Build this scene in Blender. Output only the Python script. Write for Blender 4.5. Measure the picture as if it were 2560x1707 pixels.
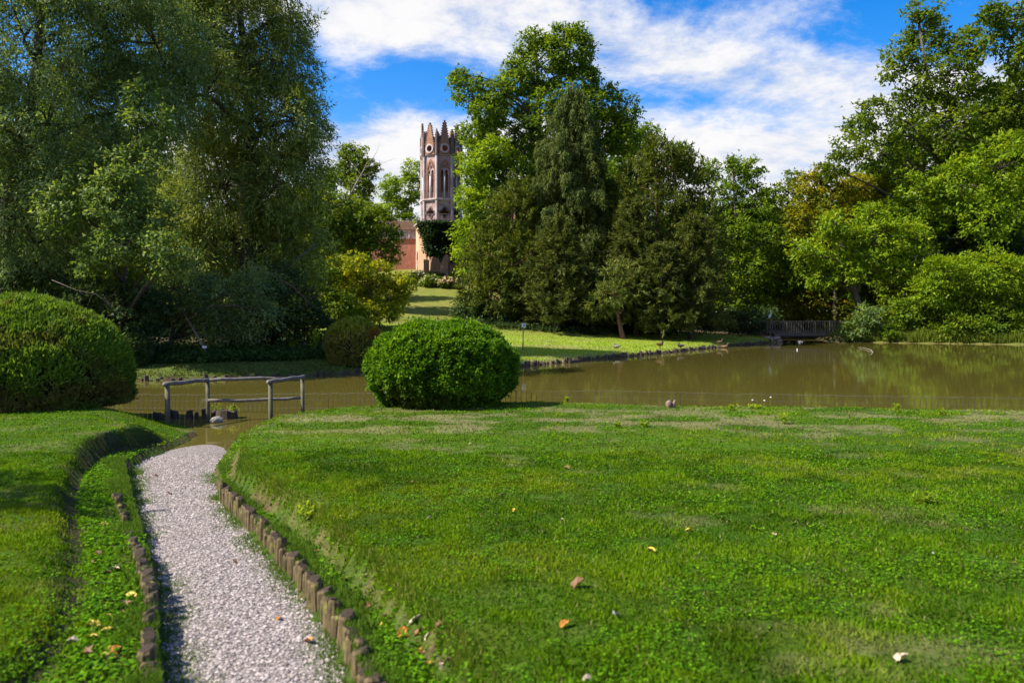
import bpy, bmesh, math, random
import numpy as np
from mathutils import Vector, Matrix
from mathutils.geometry import tessellate_polygon

# ------------------------------------------------------------------ scene, camera, sky, sun
for o in list(bpy.data.objects):
    bpy.data.objects.remove(o)
scene = bpy.context.scene
C = scene.collection
R = np.random.default_rng(11)
random.seed(5)

F, CX, HZ, EYE = 1850.0, 1280.0, 790.0, 1.65       # lens in photo pixels, middle column, horizon row, eye height
cam_data = bpy.data.cameras.new('camera')
cam_data.sensor_width = 36.0
cam_data.lens = F / 2560.0 * 36.0
cam_data.shift_y = (HZ - 853.5) / 2560.0
cam_data.clip_start = 0.1
cam_data.clip_end = 2000.0
cam_data.dof.use_dof = True
cam_data.dof.focus_distance = 26.0
cam_data.dof.aperture_fstop = 2.2
cam = bpy.data.objects.new('camera', cam_data)
cam.location = (0, 0, EYE)
cam.rotation_euler = (math.radians(90), 0, 0)
C.objects.link(cam)
scene.camera = cam

SUN_EL, SUN_AZ = math.radians(46), math.radians(-13)  # from the left (-X), turned a little to this side
sun_dir = Vector((-math.cos(SUN_EL) * math.cos(SUN_AZ), math.cos(SUN_EL) * math.sin(SUN_AZ), math.sin(SUN_EL)))
sd = bpy.data.lights.new('sun', 'SUN')
sd.energy = 4.1
sd.angle = math.radians(0.53)
sd.color = (1.0, 0.92, 0.74)
sun = bpy.data.objects.new('sun', sd)
sun.rotation_euler = sun_dir.to_track_quat('Z', 'Y').to_euler()
sun.location = (-30, 0, 40)
C.objects.link(sun)

world = bpy.data.worlds.new('World')
scene.world = world
world.use_nodes = True
wn, wl = world.node_tree.nodes, world.node_tree.links
wn.clear()


class NT:
    """small helper to write shader nodes as expressions"""
    def __init__(s, tree):
        s.t, s.n, s.l = tree, tree.nodes, tree.links

    def put(s, sock, v):
        if hasattr(v, 'is_linked') or hasattr(v, 'links'):
            s.l.new(v, sock)
        elif isinstance(v, (tuple, list)) and len(v) == 3 and sock.type == 'RGBA':
            sock.default_value = (*v, 1)
        else:
            sock.default_value = v

    def math(s, op, a, b=None, clamp=False):
        n = s.n.new('ShaderNodeMath'); n.operation = op; n.use_clamp = clamp
        s.put(n.inputs[0], a)
        if b is not None:
            s.put(n.inputs[1], b)
        return n.outputs[0]

    def noise(s, vec, scale, detail=4, rough=0.55, dist=0.0, col=False):
        n = s.n.new('ShaderNodeTexNoise')
        if vec is not None:
            s.l.new(vec, n.inputs['Vector'])
        n.inputs['Scale'].default_value = scale
        n.inputs['Detail'].default_value = detail
        n.inputs['Roughness'].default_value = rough
        n.inputs['Distortion'].default_value = dist
        return n.outputs['Color' if col else 'Fac']

    def smooth(s, v, a, b, lo=0.0, hi=1.0):
        n = s.n.new('ShaderNodeMapRange'); n.interpolation_type = 'SMOOTHSTEP'
        s.put(n.inputs['Value'], v)
        for k, x in (('From Min', a), ('From Max', b), ('To Min', lo), ('To Max', hi)):
            s.put(n.inputs[k], x)
        return n.outputs['Result']

    def mix(s, f, a, b, blend='MIX'):
        n = s.n.new('ShaderNodeMix'); n.data_type = 'RGBA'; n.blend_type = blend
        s.put(n.inputs[0], f); s.put(n.inputs[6], a); s.put(n.inputs[7], b)
        return n.outputs[2]

    def hsv(s, col, h=0.5, sat=1.0, val=1.0):
        n = s.n.new('ShaderNodeHueSaturation')
        s.put(n.inputs['Hue'], h); s.put(n.inputs['Saturation'], sat); s.put(n.inputs['Value'], val)
        s.put(n.inputs['Color'], col)
        return n.outputs['Color']

    def ramp(s, f, stops):
        n = s.n.new('ShaderNodeValToRGB')
        while len(n.color_ramp.elements) < len(stops):
            n.color_ramp.elements.new(0.5)
        for e, (p, c) in zip(n.color_ramp.elements, stops):
            e.position = p; e.color = (*c, 1)
        s.put(n.inputs[0], f)
        return n.outputs[0]

    def mapping(s, vec, scale=(1, 1, 1), rot=(0, 0, 0), loc=(0, 0, 0)):
        n = s.n.new('ShaderNodeMapping')
        s.l.new(vec, n.inputs[0])
        n.inputs['Scale'].default_value = scale
        n.inputs['Rotation'].default_value = rot
        n.inputs['Location'].default_value = loc
        return n.outputs[0]


w = NT(world.node_tree)
sky = wn.new('ShaderNodeTexSky')
sky.sky_type = 'NISHITA'
sky.sun_disc = False
sky.sun_elevation = SUN_EL
sky.sun_rotation = math.atan2(sun_dir.x, sun_dir.y)
sky.altitude = 100
sky.air_density = 1.0
sky.dust_density = 0.6
sky.ozone_density = 2.0
tc = wn.new('ShaderNodeTexCoord')
sep = wn.new('ShaderNodeSeparateXYZ')
wl.new(tc.outputs['Generated'], sep.inputs[0])
sx, sy, sz = sep.outputs
# a cloud layer seen in perspective: direction divided by height
hz = w.math('ADD', w.math('MAXIMUM', sz, 0.0), 0.20)
comb = wn.new('ShaderNodeCombineXYZ')
wl.new(w.math('DIVIDE', sx, hz), comb.inputs[0])
wl.new(w.math('DIVIDE', sy, hz), comb.inputs[1])
cv = w.mapping(comb.outputs[0], scale=(1.0, 1.0, 1), rot=(0, 0, math.radians(-14)), loc=(3.1, 1.7, 0))
n_big = w.noise(cv, 1.15, 3, 0.5, 0.1)
n_det = w.noise(cv, 3.4, 9, 0.66, 0.15)
ay = w.math('MAXIMUM', w.math('ABSOLUTE', sy), 0.25)
ta = w.math('DIVIDE', sx, ay)                       # bearing and height of a direction, as tangents
tb = w.math('DIVIDE', sz, ay)
tb2 = w.math('ADD', tb, w.math('MULTIPLY', w.math('SUBTRACT', n_big, 0.5), 0.10))
# a long bank that runs down to the right, and the thick bank low over the trees
line = w.math('SUBTRACT', w.math('SUBTRACT', tb2, 0.385), w.math('MULTIPLY', ta, -0.165))
band1 = w.math('MULTIPLY', w.smooth(w.math('ABSOLUTE', line), 0.012, 0.075, 1.0, 0.0), 0.30)
upleft = w.math('MULTIPLY', w.smooth(line, 0.0, 0.05), w.smooth(ta, 0.20, -0.05))
low = w.smooth(tb2, 0.30, 0.23, 0.0, 0.36)
dens = w.math('ADD', w.math('MULTIPLY', n_det, 1.05), w.math('MULTIPLY', n_big, 0.25))
dens = w.math('ADD', dens, w.math('ADD', w.math('ADD', band1, low), w.math('MULTIPLY', upleft, 0.16)))
cloud = w.smooth(dens, 0.62, 1.02)
blue = w.hsv(sky.outputs[0], 0.510, 1.52, 0.74)
shade = w.smooth(n_det, 0.34, 0.62, 0.15, 1.0)
ccol = w.mix(shade, (2.1, 2.3, 2.75), (3.2, 3.17, 3.2))
skyc = w.mix(cloud, blue, ccol)
bg = wn.new('ShaderNodeBackground')
wl.new(skyc, bg.inputs['Color'])
bg.inputs['Strength'].default_value = 0.13
wo = wn.new('ShaderNodeOutputWorld')
wl.new(bg.outputs[0], wo.inputs[0])

vs = scene.view_settings
vs.view_transform = 'Standard'
vs.look = 'None'
vs.exposure = 1.25
vs.gamma = 1.0
vs.use_curve_mapping = False
scene.render.engine = 'CYCLES'
cy = scene.cycles
cy.use_denoising = True
cy.max_bounces = 8
cy.diffuse_bounces = 6
cy.glossy_bounces = 2
cy.transmission_bounces = 6
cy.transparent_max_bounces = 4
cy.sample_clamp_indirect = 4.0
cy.caustics_reflective = False
cy.caustics_refractive = False


# ------------------------------------------------------------------ helpers
def px(u, v, Y):
    """the place at distance Y that the photo shows at column u, row v"""
    return Vector(((u - CX) / F * Y, Y, EYE + (HZ - v) / F * Y))


def gp(u, v, z=0.0):
    Y = (EYE - z) * F / (v - HZ)
    return ((u - CX) / F * Y, Y)


def smooth(t):
    t = np.clip(t, 0, 1)
    return t * t * (3 - 2 * t)


def vnoise(x, y, z=0.0, seed=0):
    """value noise on a lattice, 0..1"""
    x, y, z = np.broadcast_arrays(np.asarray(x, float), np.asarray(y, float), np.asarray(z, float))
    xi, yi, zi = np.floor(x).astype(np.int64), np.floor(y).astype(np.int64), np.floor(z).astype(np.int64)
    xf, yf, zf = smooth(x - xi), smooth(y - yi), smooth(z - zi)

    def h(a, b, c):
        n = (a * 374761393 + b * 668265263 + c * 1274126177 + seed * 974711) & 0x7fffffff
        n = ((n ^ (n >> 13)) * 1103515245) & 0x7fffffff
        n = ((n ^ (n >> 15)) * 12345679) & 0x7fffffff
        return (n & 0xffff) / 65535.0
    r = 0
    for i in (0, 1):
        for j in (0, 1):
            for k in (0, 1):
                r = r + h(xi + i, yi + j, zi + k) * (xf if i else 1 - xf) * (yf if j else 1 - yf) * (zf if k else 1 - zf)
    return r


def fbm(x, y, z=0.0, seed=0, oct=3):
    r, a, s = 0, 0.5, 0
    for o_ in range(oct):
        r = r + a * vnoise(np.asarray(x) * 2 ** o_, np.asarray(y) * 2 ** o_, np.asarray(z) * 2 ** o_, seed + o_)
        s += a
        a *= 0.5
    return r / s


TRIS = [0]


def np_mesh(name, verts, faces, fcol=None, vcol=None, smooth_shade=False):
    """mesh from arrays; faces is an (n,3) or (n,4) array, or a list of index tuples"""
    me = bpy.data.meshes.new(name)
    verts = np.asarray(verts, np.float32)
    if isinstance(faces, np.ndarray):
        k = faces.shape[1]
        me.vertices.add(len(verts)); me.vertices.foreach_set('co', verts.ravel())
        me.loops.add(faces.size); me.loops.foreach_set('vertex_index', faces.astype(np.int32).ravel())
        me.polygons.add(len(faces))
        me.polygons.foreach_set('loop_start', np.arange(0, faces.size, k, dtype=np.int32))
        TRIS[0] += len(faces) * (k - 2)
    else:
        me.from_pydata([tuple(map(float, v)) for v in verts], [], [tuple(map(int, f)) for f in faces])
        TRIS[0] += sum(len(f) - 2 for f in faces)
    if fcol is not None:
        a = me.attributes.new('col', 'FLOAT_COLOR', 'FACE')
        c4 = np.ones((len(fcol), 4), np.float32); c4[:, :3] = fcol
        a.data.foreach_set('color', c4.ravel())
    if vcol is not None:
        a = me.attributes.new('col', 'FLOAT_COLOR', 'POINT')
        c4 = np.ones((len(vcol), 4), np.float32); c4[:, :3] = vcol
        a.data.foreach_set('color', c4.ravel())
    me.update(calc_edges=True)
    if smooth_shade:
        me.polygons.foreach_set('use_smooth', np.ones(len(me.polygons), bool))
    return me


def link(name, me, mat, parent=None, kind=None, label=None, cat=None, group=None):
    o = bpy.data.objects.new(name, me)
    C.objects.link(o)
    if mat is not None and not me.materials:
        me.materials.append(mat)
    if parent is not None:
        o.parent = parent
        L = parent['_o'] if '_o' in parent.keys() else None
        if L is not None:
            o.matrix_parent_inverse = Matrix.Translation(-Vector(L))
    if kind: o['kind'] = kind
    if label: o['label'] = label
    if cat: o['category'] = cat
    if group: o['group'] = group
    return o


def thing(name, label, cat, loc, group=None):
    """an Empty at a thing's base; its parts are written in world coordinates"""
    o = bpy.data.objects.new(name, None)
    C.objects.link(o)
    o.location = loc
    o.empty_display_size = 0.2
    o['label'] = label; o['category'] = cat
    if group: o['group'] = group
    o['_o'] = tuple(loc)
    return o


class MB:
    """collects shapes in one mesh"""
    def __init__(s):
        s.v, s.f = [], []

    def add(s, vs_, fs_):
        b = len(s.v)
        s.v += [tuple(v) for v in vs_]
        s.f += [tuple(b + i for i in f) for f in fs_]
        return s

    def box(s, c, size, M=None):
        x, y, z = [k / 2 for k in size]
        pts = [Vector((a, b, d)) for a in (-x, x) for b in (-y, y) for d in (-z, z)]
        c = Vector(c)
        pts = [c + (M @ p if M else p) for p in pts]
        return s.add(pts, [(0, 1, 3, 2), (4, 6, 7, 5), (0, 4, 5, 1), (2, 3, 7, 6), (0, 2, 6, 4), (1, 5, 7, 3)])

    def tube(s, pts, rad, n=6, cap=True):
        pts = [Vector(p) for p in pts]
        if not hasattr(rad, '__len__'):
            rad = [rad] * len(pts)
        ring = []
        up = Vector((0, 0, 1))
        for i, p in enumerate(pts):
            d = (pts[min(i + 1, len(pts) - 1)] - pts[max(i - 1, 0)])
            if d.length < 1e-9: d = Vector((0, 0, 1))
            d.normalize()
            a = d.cross(up)
            if a.length < 0.05: a = d.cross(Vector((0, 1, 0)))
            a.normalize(); b = d.cross(a)
            ring.append([p + (a * math.cos(t) + b * math.sin(t)) * rad[i] for t in [k * 2 * math.pi / n for k in range(n)]])
        vs_ = [q for r in ring for q in r]
        fs_ = []
        for i in range(len(pts) - 1):
            for k in range(n):
                k2 = (k + 1) % n
                fs_.append((i * n + k, i * n + k2, (i + 1) * n + k2, (i + 1) * n + k))
        if cap:
            fs_.append(tuple(range(n))[::-1]); fs_.append(tuple((len(pts) - 1) * n + k for k in range(n)))
        return s.add(vs_, fs_)

    def loft(s, rings, cap=True):
        n = len(rings[0]); vs_ = [q for r in rings for q in r]; fs_ = []
        for i in range(len(rings) - 1):
            for k in range(n):
                k2 = (k + 1) % n
                fs_.append((i * n + k, i * n + k2, (i + 1) * n + k2, (i + 1) * n + k))
        if cap:
            fs_.append(tuple(range(n))[::-1]); fs_.append(tuple((len(rings) - 1) * n + k for k in range(n)))
        return s.add(vs_, fs_)

    def panel(s, loops, M, t):
        """a flat panel with holes: loops of (x, z), first the outline; thickness t along -y of frame M"""
        L3 = [[Vector((x, 0, z)) for x, z in lp] for lp in loops]
        tris = tessellate_polygon(L3)
        flat = [p for lp in L3 for p in lp]
        n = len(flat)
        b = [p + Vector((0, t, 0)) for p in flat]
        fs_ = [tuple(t3) for t3 in tris] + [tuple(i + n for i in t3[::-1]) for t3 in tris]
        k = 0
        for lp in L3:
            m = len(lp)
            for i in range(m):
                j = (i + 1) % m
                fs_.append((k + i, k + j, k + j + n, k + i + n))
            k += m
        return s.add([M @ p for p in flat + b], fs_)

    def mesh(s, name, sm=False):
        me = np_mesh(name, s.v, s.f)
        bm = bmesh.new(); bm.from_mesh(me)
        bmesh.ops.recalc_face_normals(bm, faces=bm.faces)
        bm.to_mesh(me); bm.free()
        if sm:
            for p in me.polygons: p.use_smooth = True
        return me

    def part(s, name, mat, parent=None, sm=False, **k):
        return link(name, s.mesh(name, sm), mat, parent, **k)


# ------------------------------------------------------------------ materials
def new_mat(name):
    m = bpy.data.materials.new(name)
    m.use_nodes = True
    n = m.node_tree.nodes
    n.clear()
    t = NT(m.node_tree)
    out = n.new('ShaderNodeOutputMaterial')
    p = n.new('ShaderNodeBsdfPrincipled')
    m.node_tree.links.new(p.outputs[0], out.inputs[0])
    return m, t, p, out


def bump(t, p, h, strength=0.5, dist=0.02):
    b = t.n.new('ShaderNodeBump')
    b.inputs['Strength'].default_value = strength
    b.inputs['Distance'].default_value = dist
    t.l.new(h, b.inputs['Height'])
    t.l.new(b.outputs[0], p.inputs['Normal'])


def objvec(t, kind='Object'):
    n = t.n.new('ShaderNodeTexCoord')
    return n.outputs[kind]


def posvec(t):
    return t.n.new('ShaderNodeNewGeometry').outputs['Position']


def leaf_mat(name, transl=0.35, rough=0.55, spec=0.3, tint=(1.25, 1.15, 0.5)):
    m, t, p, out = new_mat(name)
    a = t.n.new('ShaderNodeAttribute'); a.attribute_name = 'col'
    t.l.new(a.outputs['Color'], p.inputs['Base Color'])
    p.inputs['Roughness'].default_value = rough
    p.inputs['Specular IOR Level'].default_value = spec
    tr = t.n.new('ShaderNodeBsdfTranslucent')
    t.l.new(t.mix(1.0, a.outputs['Color'], tint, 'MULTIPLY'), tr.inputs['Color'])
    mx = t.n.new('ShaderNodeMixShader')
    mx.inputs[0].default_value = transl
    t.l.new(p.outputs[0], mx.inputs[1]); t.l.new(tr.outputs[0], mx.inputs[2])
    t.l.new(mx.outputs[0], out.inputs[0])
    return m


def noise_mat(name, c1, c2, scale=8.0, rough=0.85, bmp=0.4, stretch=(1, 1, 1), dist=0.02, detail=6, c3=None, pos=False):
    m, t, p, out = new_mat(name)
    v = t.mapping(posvec(t) if pos else objvec(t), scale=stretch)
    f = t.noise(v, scale, detail, 0.6)
    st = [(0.32, c1), (0.68, c2)] if c3 is None else [(0.28, c1), (0.52, c2), (0.72, c3)]
    t.l.new(t.ramp(f, st), p.inputs['Base Color'])
    p.inputs['Roughness'].default_value = rough
    if bmp: bump(t, p, f, bmp, dist)
    return m


M_LEAF = leaf_mat('leaf_broad', 0.46, 0.55, 0.16, (1.5, 1.35, 0.5))
M_NEEDLE = leaf_mat('leaf_needle', 0.36, 0.6, 0.12)
M_GRASS = leaf_mat('grass_blade', 0.36, 0.7, 0.05, (1.15, 1.15, 0.5))
M_BARK = noise_mat('bark', (0.035, 0.027, 0.02), (0.11, 0.09, 0.07), 5, 0.9, 0.8, (3, 3, 0.5), 0.05)
M_BARKPALE = noise_mat('bark_pale', (0.16, 0.13, 0.10), (0.34, 0.30, 0.25), 5, 0.9, 0.5, (3, 3, 0.6), 0.03)
M_BARKRED = noise_mat('bark_red', (0.10, 0.045, 0.03), (0.24, 0.12, 0.08), 5, 0.9, 0.5, (3, 3, 0.6), 0.03)

# ------------------------------------------------------------------ lie of the land
WATER = -0.45
POND = np.array([(-90, 18), (-14, 16.6), (-8.6, 15.7), (-7.1, 14.9), (-6.2, 14.2), (-5.7, 13.5), (-5.55, 12.75),
                 (-4.66, 12.7), (-4.25, 13.2), (-3.5, 14.2), (-2.7, 14.7), (-1.2, 15.1), (0.15, 15.0), (1.05, 15.05), (3.03, 14.5),
                 (5.1, 14.3), (7.07, 13.95), (8.8, 13.85), (14, 14.2), (90, 16),
                 (90, 46), (60, 50), (37.4, 54.5), (31.5, 57.0), (27.4, 59.2), (28.0, 71), (22, 72), (21.4, 62), (20.6, 58.4),
                 (14.0, 49.8), (7.96, 40.9), (4.32, 36.3), (2.13, 32.9), (0.2, 30.6), (-2.4, 28.9), (-5.55, 27.4), (-6.8, 26.2), (-9.1, 24.7),
                 (-12.2, 24.0), (-30, 23.3), (-90, 22)], float)


def pond_dist(x, y):
    """distance to the pond's edge, negative in the water"""
    x = np.asarray(x, float); y = np.asarray(y, float)
    d = np.full(x.shape, 1e9); ins = np.zeros(x.shape, bool)
    n = len(POND)
    for i in range(n):
        x0, y0 = POND[i]; x1, y1 = POND[(i + 1) % n]
        dx, dy = x1 - x0, y1 - y0
        t = np.clip(((x - x0) * dx + (y - y0) * dy) / (dx * dx + dy * dy), 0, 1)
        d = np.minimum(d, np.hypot(x - x0 - t * dx, y - y0 - t * dy))
        if y0 != y1:
            ins ^= ((y0 > y) != (y1 > y)) & (x < dx * (y - y0) / dy + x0)
    return np.where(ins, -d, d)


def zpath(y):
    return -0.22 - 0.245 * np.clip((np.asarray(y, float) - 3.2) / 9.3, 0, 1)


D2S = 2560 / 2352


def curve(pts, dz):
    """edge read in the photo -> (y, x) samples on the ground dz above the path"""
    out = []
    for u, v in pts:
        u *= D2S; v *= D2S
        y = 6.0
        for _ in range(30):
            z = zpath(y) + dz if dz is not None else 0.0
            y = (EYE - z) * F / (v - HZ)
        out.append((float(y), (u - CX) / F * float(y)))
    out.sort()
    return np.array(out)


K_PL = curve([(372, 1640), (368, 1568), (358, 1400), (342, 1300), (312, 1200), (297, 1130), (285, 1080), (330, 1052), (400, 1026), (440, 1008), (445, 1003)], 0.0)
K_PR = curve([(895, 1720), (818, 1568), (786, 1480), (730, 1400), (655, 1300), (565, 1205), (505, 1125), (500, 1080), (530, 1040), (550, 1008), (552, 1003)], 0.0)
K_LOGR = curve([(905, 1640), (850, 1550), (820, 1480), (785, 1420), (745, 1368), (700, 1312), (650, 1255), (600, 1200), (555, 1160), (508, 1116)], 0.13)
K_LOGL = curve([(332, 1640), (335, 1570), (338, 1520), (341, 1470), (344, 1420), (345, 1372), (335, 1328), (318, 1285), (299, 1235), (285, 1190), (268, 1140)], 0.13)
K_BANKR = curve([(1240, 1700), (1120, 1568), (1060, 1500), (1000, 1430), (900, 1340), (830, 1270), (720, 1180), (620, 1110), (548, 1060), (556, 1000), (575, 985)], None)
K_BANKL = curve([(-60, 1640), (60, 1540), (130, 1440), (160, 1330), (160, 1230), (150, 1130), (172, 1058), (222, 1005), (330, 978), (400, 955)], None)


def cx_(K, y):
    return np.interp(y, K[:, 0], K[:, 1])


def H(x, y):
    """height of the ground"""
    x = np.asarray(x, float); y = np.asarray(y, float)
    x, y = np.broadcast_arrays(x, y)
    d = pond_dist(x, y)
    # this side of the pond
    zp = zpath(y)
    lawn = 0.0 + 0.035 * (fbm(x * 0.35, y * 0.35, 0, 3) - 0.5) + 0.012 * (vnoise(x * 2.5, y * 2.5, 0, 4) - 0.5)
    xl, xr, bl, br = cx_(K_PL, y), cx_(K_PR, y), cx_(K_BANKL, y), cx_(K_BANKR, y)
    br = np.maximum(br, xr + 0.12)
    bl = np.minimum(bl, xl - 0.25)
    strip = zp + 0.095
    stripl = np.minimum(strip + 0.16 * np.clip(xl - x, 0, 1.2), -0.075)
    near = np.where(x > (xl + xr) / 2,
                    np.where(x > xr, strip + (lawn + 0.03 - strip) * smooth((x - br + 0.09) / 0.15), zp - 0.05 + 0.145 * smooth((x - xr + 0.02) / 0.08)),
                    np.where(x < xl, stripl + (lawn + 0.01 - stripl) * smooth((bl + 0.05 - x) / 0.16), zp - 0.05 + 0.145 * smooth((xl + 0.02 - x) / 0.08)))
    onpath = (x > xl - 0.1) & (x < xr + 0.1)
    wsl = np.where(x < -4.5, 1.6, 1.15)
    near = np.where(onpath, near, np.minimum(near, WATER + (near - WATER) * smooth(d / wsl) + 0.0))
    # the far side: rising lawn, left bank and the hill with the tower
    up = np.where(x < 4, 0.85, 0.85 - 0.5 * smooth((x - 4) / 8))
    far = -0.30 + up * smooth(d / 24) * 1.0 + np.where(x < -2, 0.30 * smooth(d / 2.2), 0.12 * smooth(d / 1.2))
    far = far + 6.2 * np.clip((y - 46) / 36, 0, 1) ** 1.4 * np.exp(-((x + 9) / np.where(x < -9, 30, 19)) ** 2)
    far = far + 0.10 * (fbm(x * 0.15, y * 0.15, 0, 9) - 0.5) * smooth(d / 4)
    far = WATER + 0.12 + (far - WATER - 0.12) * smooth(d / 0.5)
    land = np.where(y < 20, near, far)
    bed = WATER - 0.05 - 0.7 * smooth(-d / 2.5)
    return np.where(d > 0, land, bed)


def h1(x, y):
    return float(H(np.array([x]), np.array([y]))[0])


def dryness(x, y):
    """0 lush .. 1 bare, for the lawn on this side"""
    n = fbm(x * 1.5, y * 2.6, 0, 21, 4)
    big = fbm(x * 0.35, y * 0.6, 0, 22, 2)
    band = np.exp(-((y - 11.5) / 1.5) ** 2) * smooth((x + 4.6) / 1.5)
    m = fbm(x * 7.0, y * 9.0, 0, 23, 3)
    return np.clip(smooth((n + 0.20 * band + 0.25 * (big - 0.5) + 0.22 * (m - 0.5) - 0.585) / 0.20), 0, 1) * (0.28 + 0.20 * band)


def axis(lo, hi, step, far_lo, far_hi, g=1.12):
    a = list(np.arange(lo, hi, step))
    s = step; x = a[-1]
    while x < far_hi:
        s = min(s * g, 25); x += s; a.append(x)
    s = step; x = a[0]; b = []
    while x > far_lo:
        s = min(s * g, 25); x -= s; b.append(x)
    return np.array(b[::-1] + a)


def axis_y():
    a = list(np.arange(2.0, 16, 0.1))
    while a[-1] < 62: a.append(a[-1] + 0.38)
    s = 0.4
    while a[-1] < 700: s *= 1.1; a.append(a[-1] + min(s, 40))
    b = [1.0, -1, -5, -15, -40, -100][::-1]
    return np.array(b + a)


gx = axis(-9.5, 11, 0.1, -500, 500, 1.07)
gy = axis_y()
GX, GY = np.meshgrid(gx, gy)
GZ = H(GX, GY)
nx, ny = len(gx), len(gy)
idx = np.arange(nx * ny).reshape(ny, nx)
quads = np.stack([idx[:-1, :-1], idx[:-1, 1:], idx[1:, 1:], idx[1:, :-1]], -1).reshape(-1, 4)
fx, fy = GX.ravel(), GY.ravel()
dd = pond_dist(fx, fy)


def lerp(a, b, t):
    return np.asarray(a) + (np.asarray(b) - np.asarray(a)) * np.asarray(t)[..., None]


def ground_colour(x, y, d):
    n1 = fbm(x * 0.8, y * 0.8, 0, 31); n2 = fbm(x * 3.1, y * 3.1, 0, 41)
    green = lerp((0.026, 0.066, 0.004), (0.066, 0.118, 0.006), n1)
    c = lerp(green, (0.30, 0.22, 0.15), dryness(x, y) * 0.8)
    bl = cx_(K_BANKL, y); br = cx_(K_BANKR, y)
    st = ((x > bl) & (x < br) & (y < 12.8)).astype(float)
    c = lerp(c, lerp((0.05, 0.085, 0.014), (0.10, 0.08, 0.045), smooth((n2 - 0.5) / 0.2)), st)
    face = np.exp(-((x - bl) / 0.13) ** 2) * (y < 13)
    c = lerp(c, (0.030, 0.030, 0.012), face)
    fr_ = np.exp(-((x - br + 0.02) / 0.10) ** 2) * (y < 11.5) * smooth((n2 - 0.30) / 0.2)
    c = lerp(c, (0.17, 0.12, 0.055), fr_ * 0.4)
    # far lawns
    farc = lerp((0.165, 0.255, 0.020), (0.26, 0.325, 0.04), n1)
    farc = lerp(farc, (0.26, 0.21, 0.11), smooth((fbm(x * 0.22, y * 0.5, 0, 51) - 0.58) / 0.12) * 0.7)
    farc = lerp(farc, (0.20, 0.15, 0.09), smooth((0.9 - d) / 0.7) * smooth((n2 - 0.42) / 0.2) * smooth((22 - x) / 2))
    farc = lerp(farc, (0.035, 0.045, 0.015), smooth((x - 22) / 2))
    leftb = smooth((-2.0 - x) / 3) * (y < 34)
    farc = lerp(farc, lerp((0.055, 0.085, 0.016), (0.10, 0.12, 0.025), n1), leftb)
    hill = smooth((y - 46) / 8)
    farc = lerp(farc, lerp((0.12, 0.16, 0.022), (0.20, 0.19, 0.05), n1), hill)
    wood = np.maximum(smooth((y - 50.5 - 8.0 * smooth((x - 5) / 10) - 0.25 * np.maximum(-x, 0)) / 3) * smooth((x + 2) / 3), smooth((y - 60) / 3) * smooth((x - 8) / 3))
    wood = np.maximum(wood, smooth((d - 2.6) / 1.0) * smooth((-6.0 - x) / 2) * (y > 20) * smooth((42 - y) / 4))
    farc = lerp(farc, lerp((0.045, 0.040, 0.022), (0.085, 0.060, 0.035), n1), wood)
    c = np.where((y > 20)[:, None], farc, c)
    c = np.where((d < 0.05)[:, None], np.array((0.055, 0.042, 0.024)), c)
    return c


m_ground, t, p, out = new_mat('lawn_and_soil')
a = t.n.new('ShaderNodeAttribute'); a.attribute_name = 'col'
gpv = posvec(t)
nf = t.noise(gpv, 22, 6, 0.7)
nm = t.noise(gpv, 2.3, 5, 0.6)
v1 = t.smooth(nf, 0.3, 0.7, 0.62, 1.35)
colr = t.hsv(a.outputs['Color'], t.smooth(nm, 0.3, 0.7, 0.485, 0.512), 1.0, t.math('MULTIPLY', v1, t.smooth(nm, 0.25, 0.75, 0.85, 1.15)))
t.l.new(colr, p.inputs['Base Color'])
p.inputs['Roughness'].default_value = 0.95
p.inputs['Specular IOR Level'].default_value = 0.1
bump(t, p, nf, 0.9, 0.03)
ground = link('ground', np_mesh('ground', np.stack([fx, fy, GZ.ravel()], -1), quads, vcol=ground_colour(fx, fy, dd), smooth_shade=True),
              m_ground, kind='structure')

# water
m_water, t, p, out = new_mat('pond_water')
wp = posvec(t)
wv = t.mapping(wp, scale=(0.55, 1.6, 1))
n1 = t.noise(wv, 2.6, 3, 0.55)
n2 = t.noise(t.mapping(wp, scale=(0.3, 1.3, 1)), 0.5, 2, 0.5)
hgt = t.math('ADD', t.math('MULTIPLY', n1, 0.35), t.math('MULTIPLY', n2, 0.9))
p.inputs['Base Color'].default_value = (0.094, 0.080, 0.018, 1)
p.inputs['Roughness'].default_value = 0.035
p.inputs['IOR'].default_value = 1.33
p.inputs['Specular IOR Level'].default_value = 0.5
bump(t, p, hgt, 0.075, 0.05)
wx = np.array([-200, -60, -30, -15, -8, -4, 0, 4, 8, 15, 30, 60, 200.]); wy = np.array([11.0, 14, 18, 24, 30, 40, 50, 60, 70, 82, 100])
WX, WY = np.meshgrid(wx, wy)
iw = np.arange(WX.size).reshape(WX.shape)
link('pond_water', np_mesh('pond_water', np.stack([WX.ravel(), WY.ravel(), np.full(WX.size, WATER)], -1),
     np.stack([iw[:-1, :-1], iw[:-1, 1:], iw[1:, 1:], iw[1:, :-1]], -1).reshape(-1, 4)), m_water, kind='structure')

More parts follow.
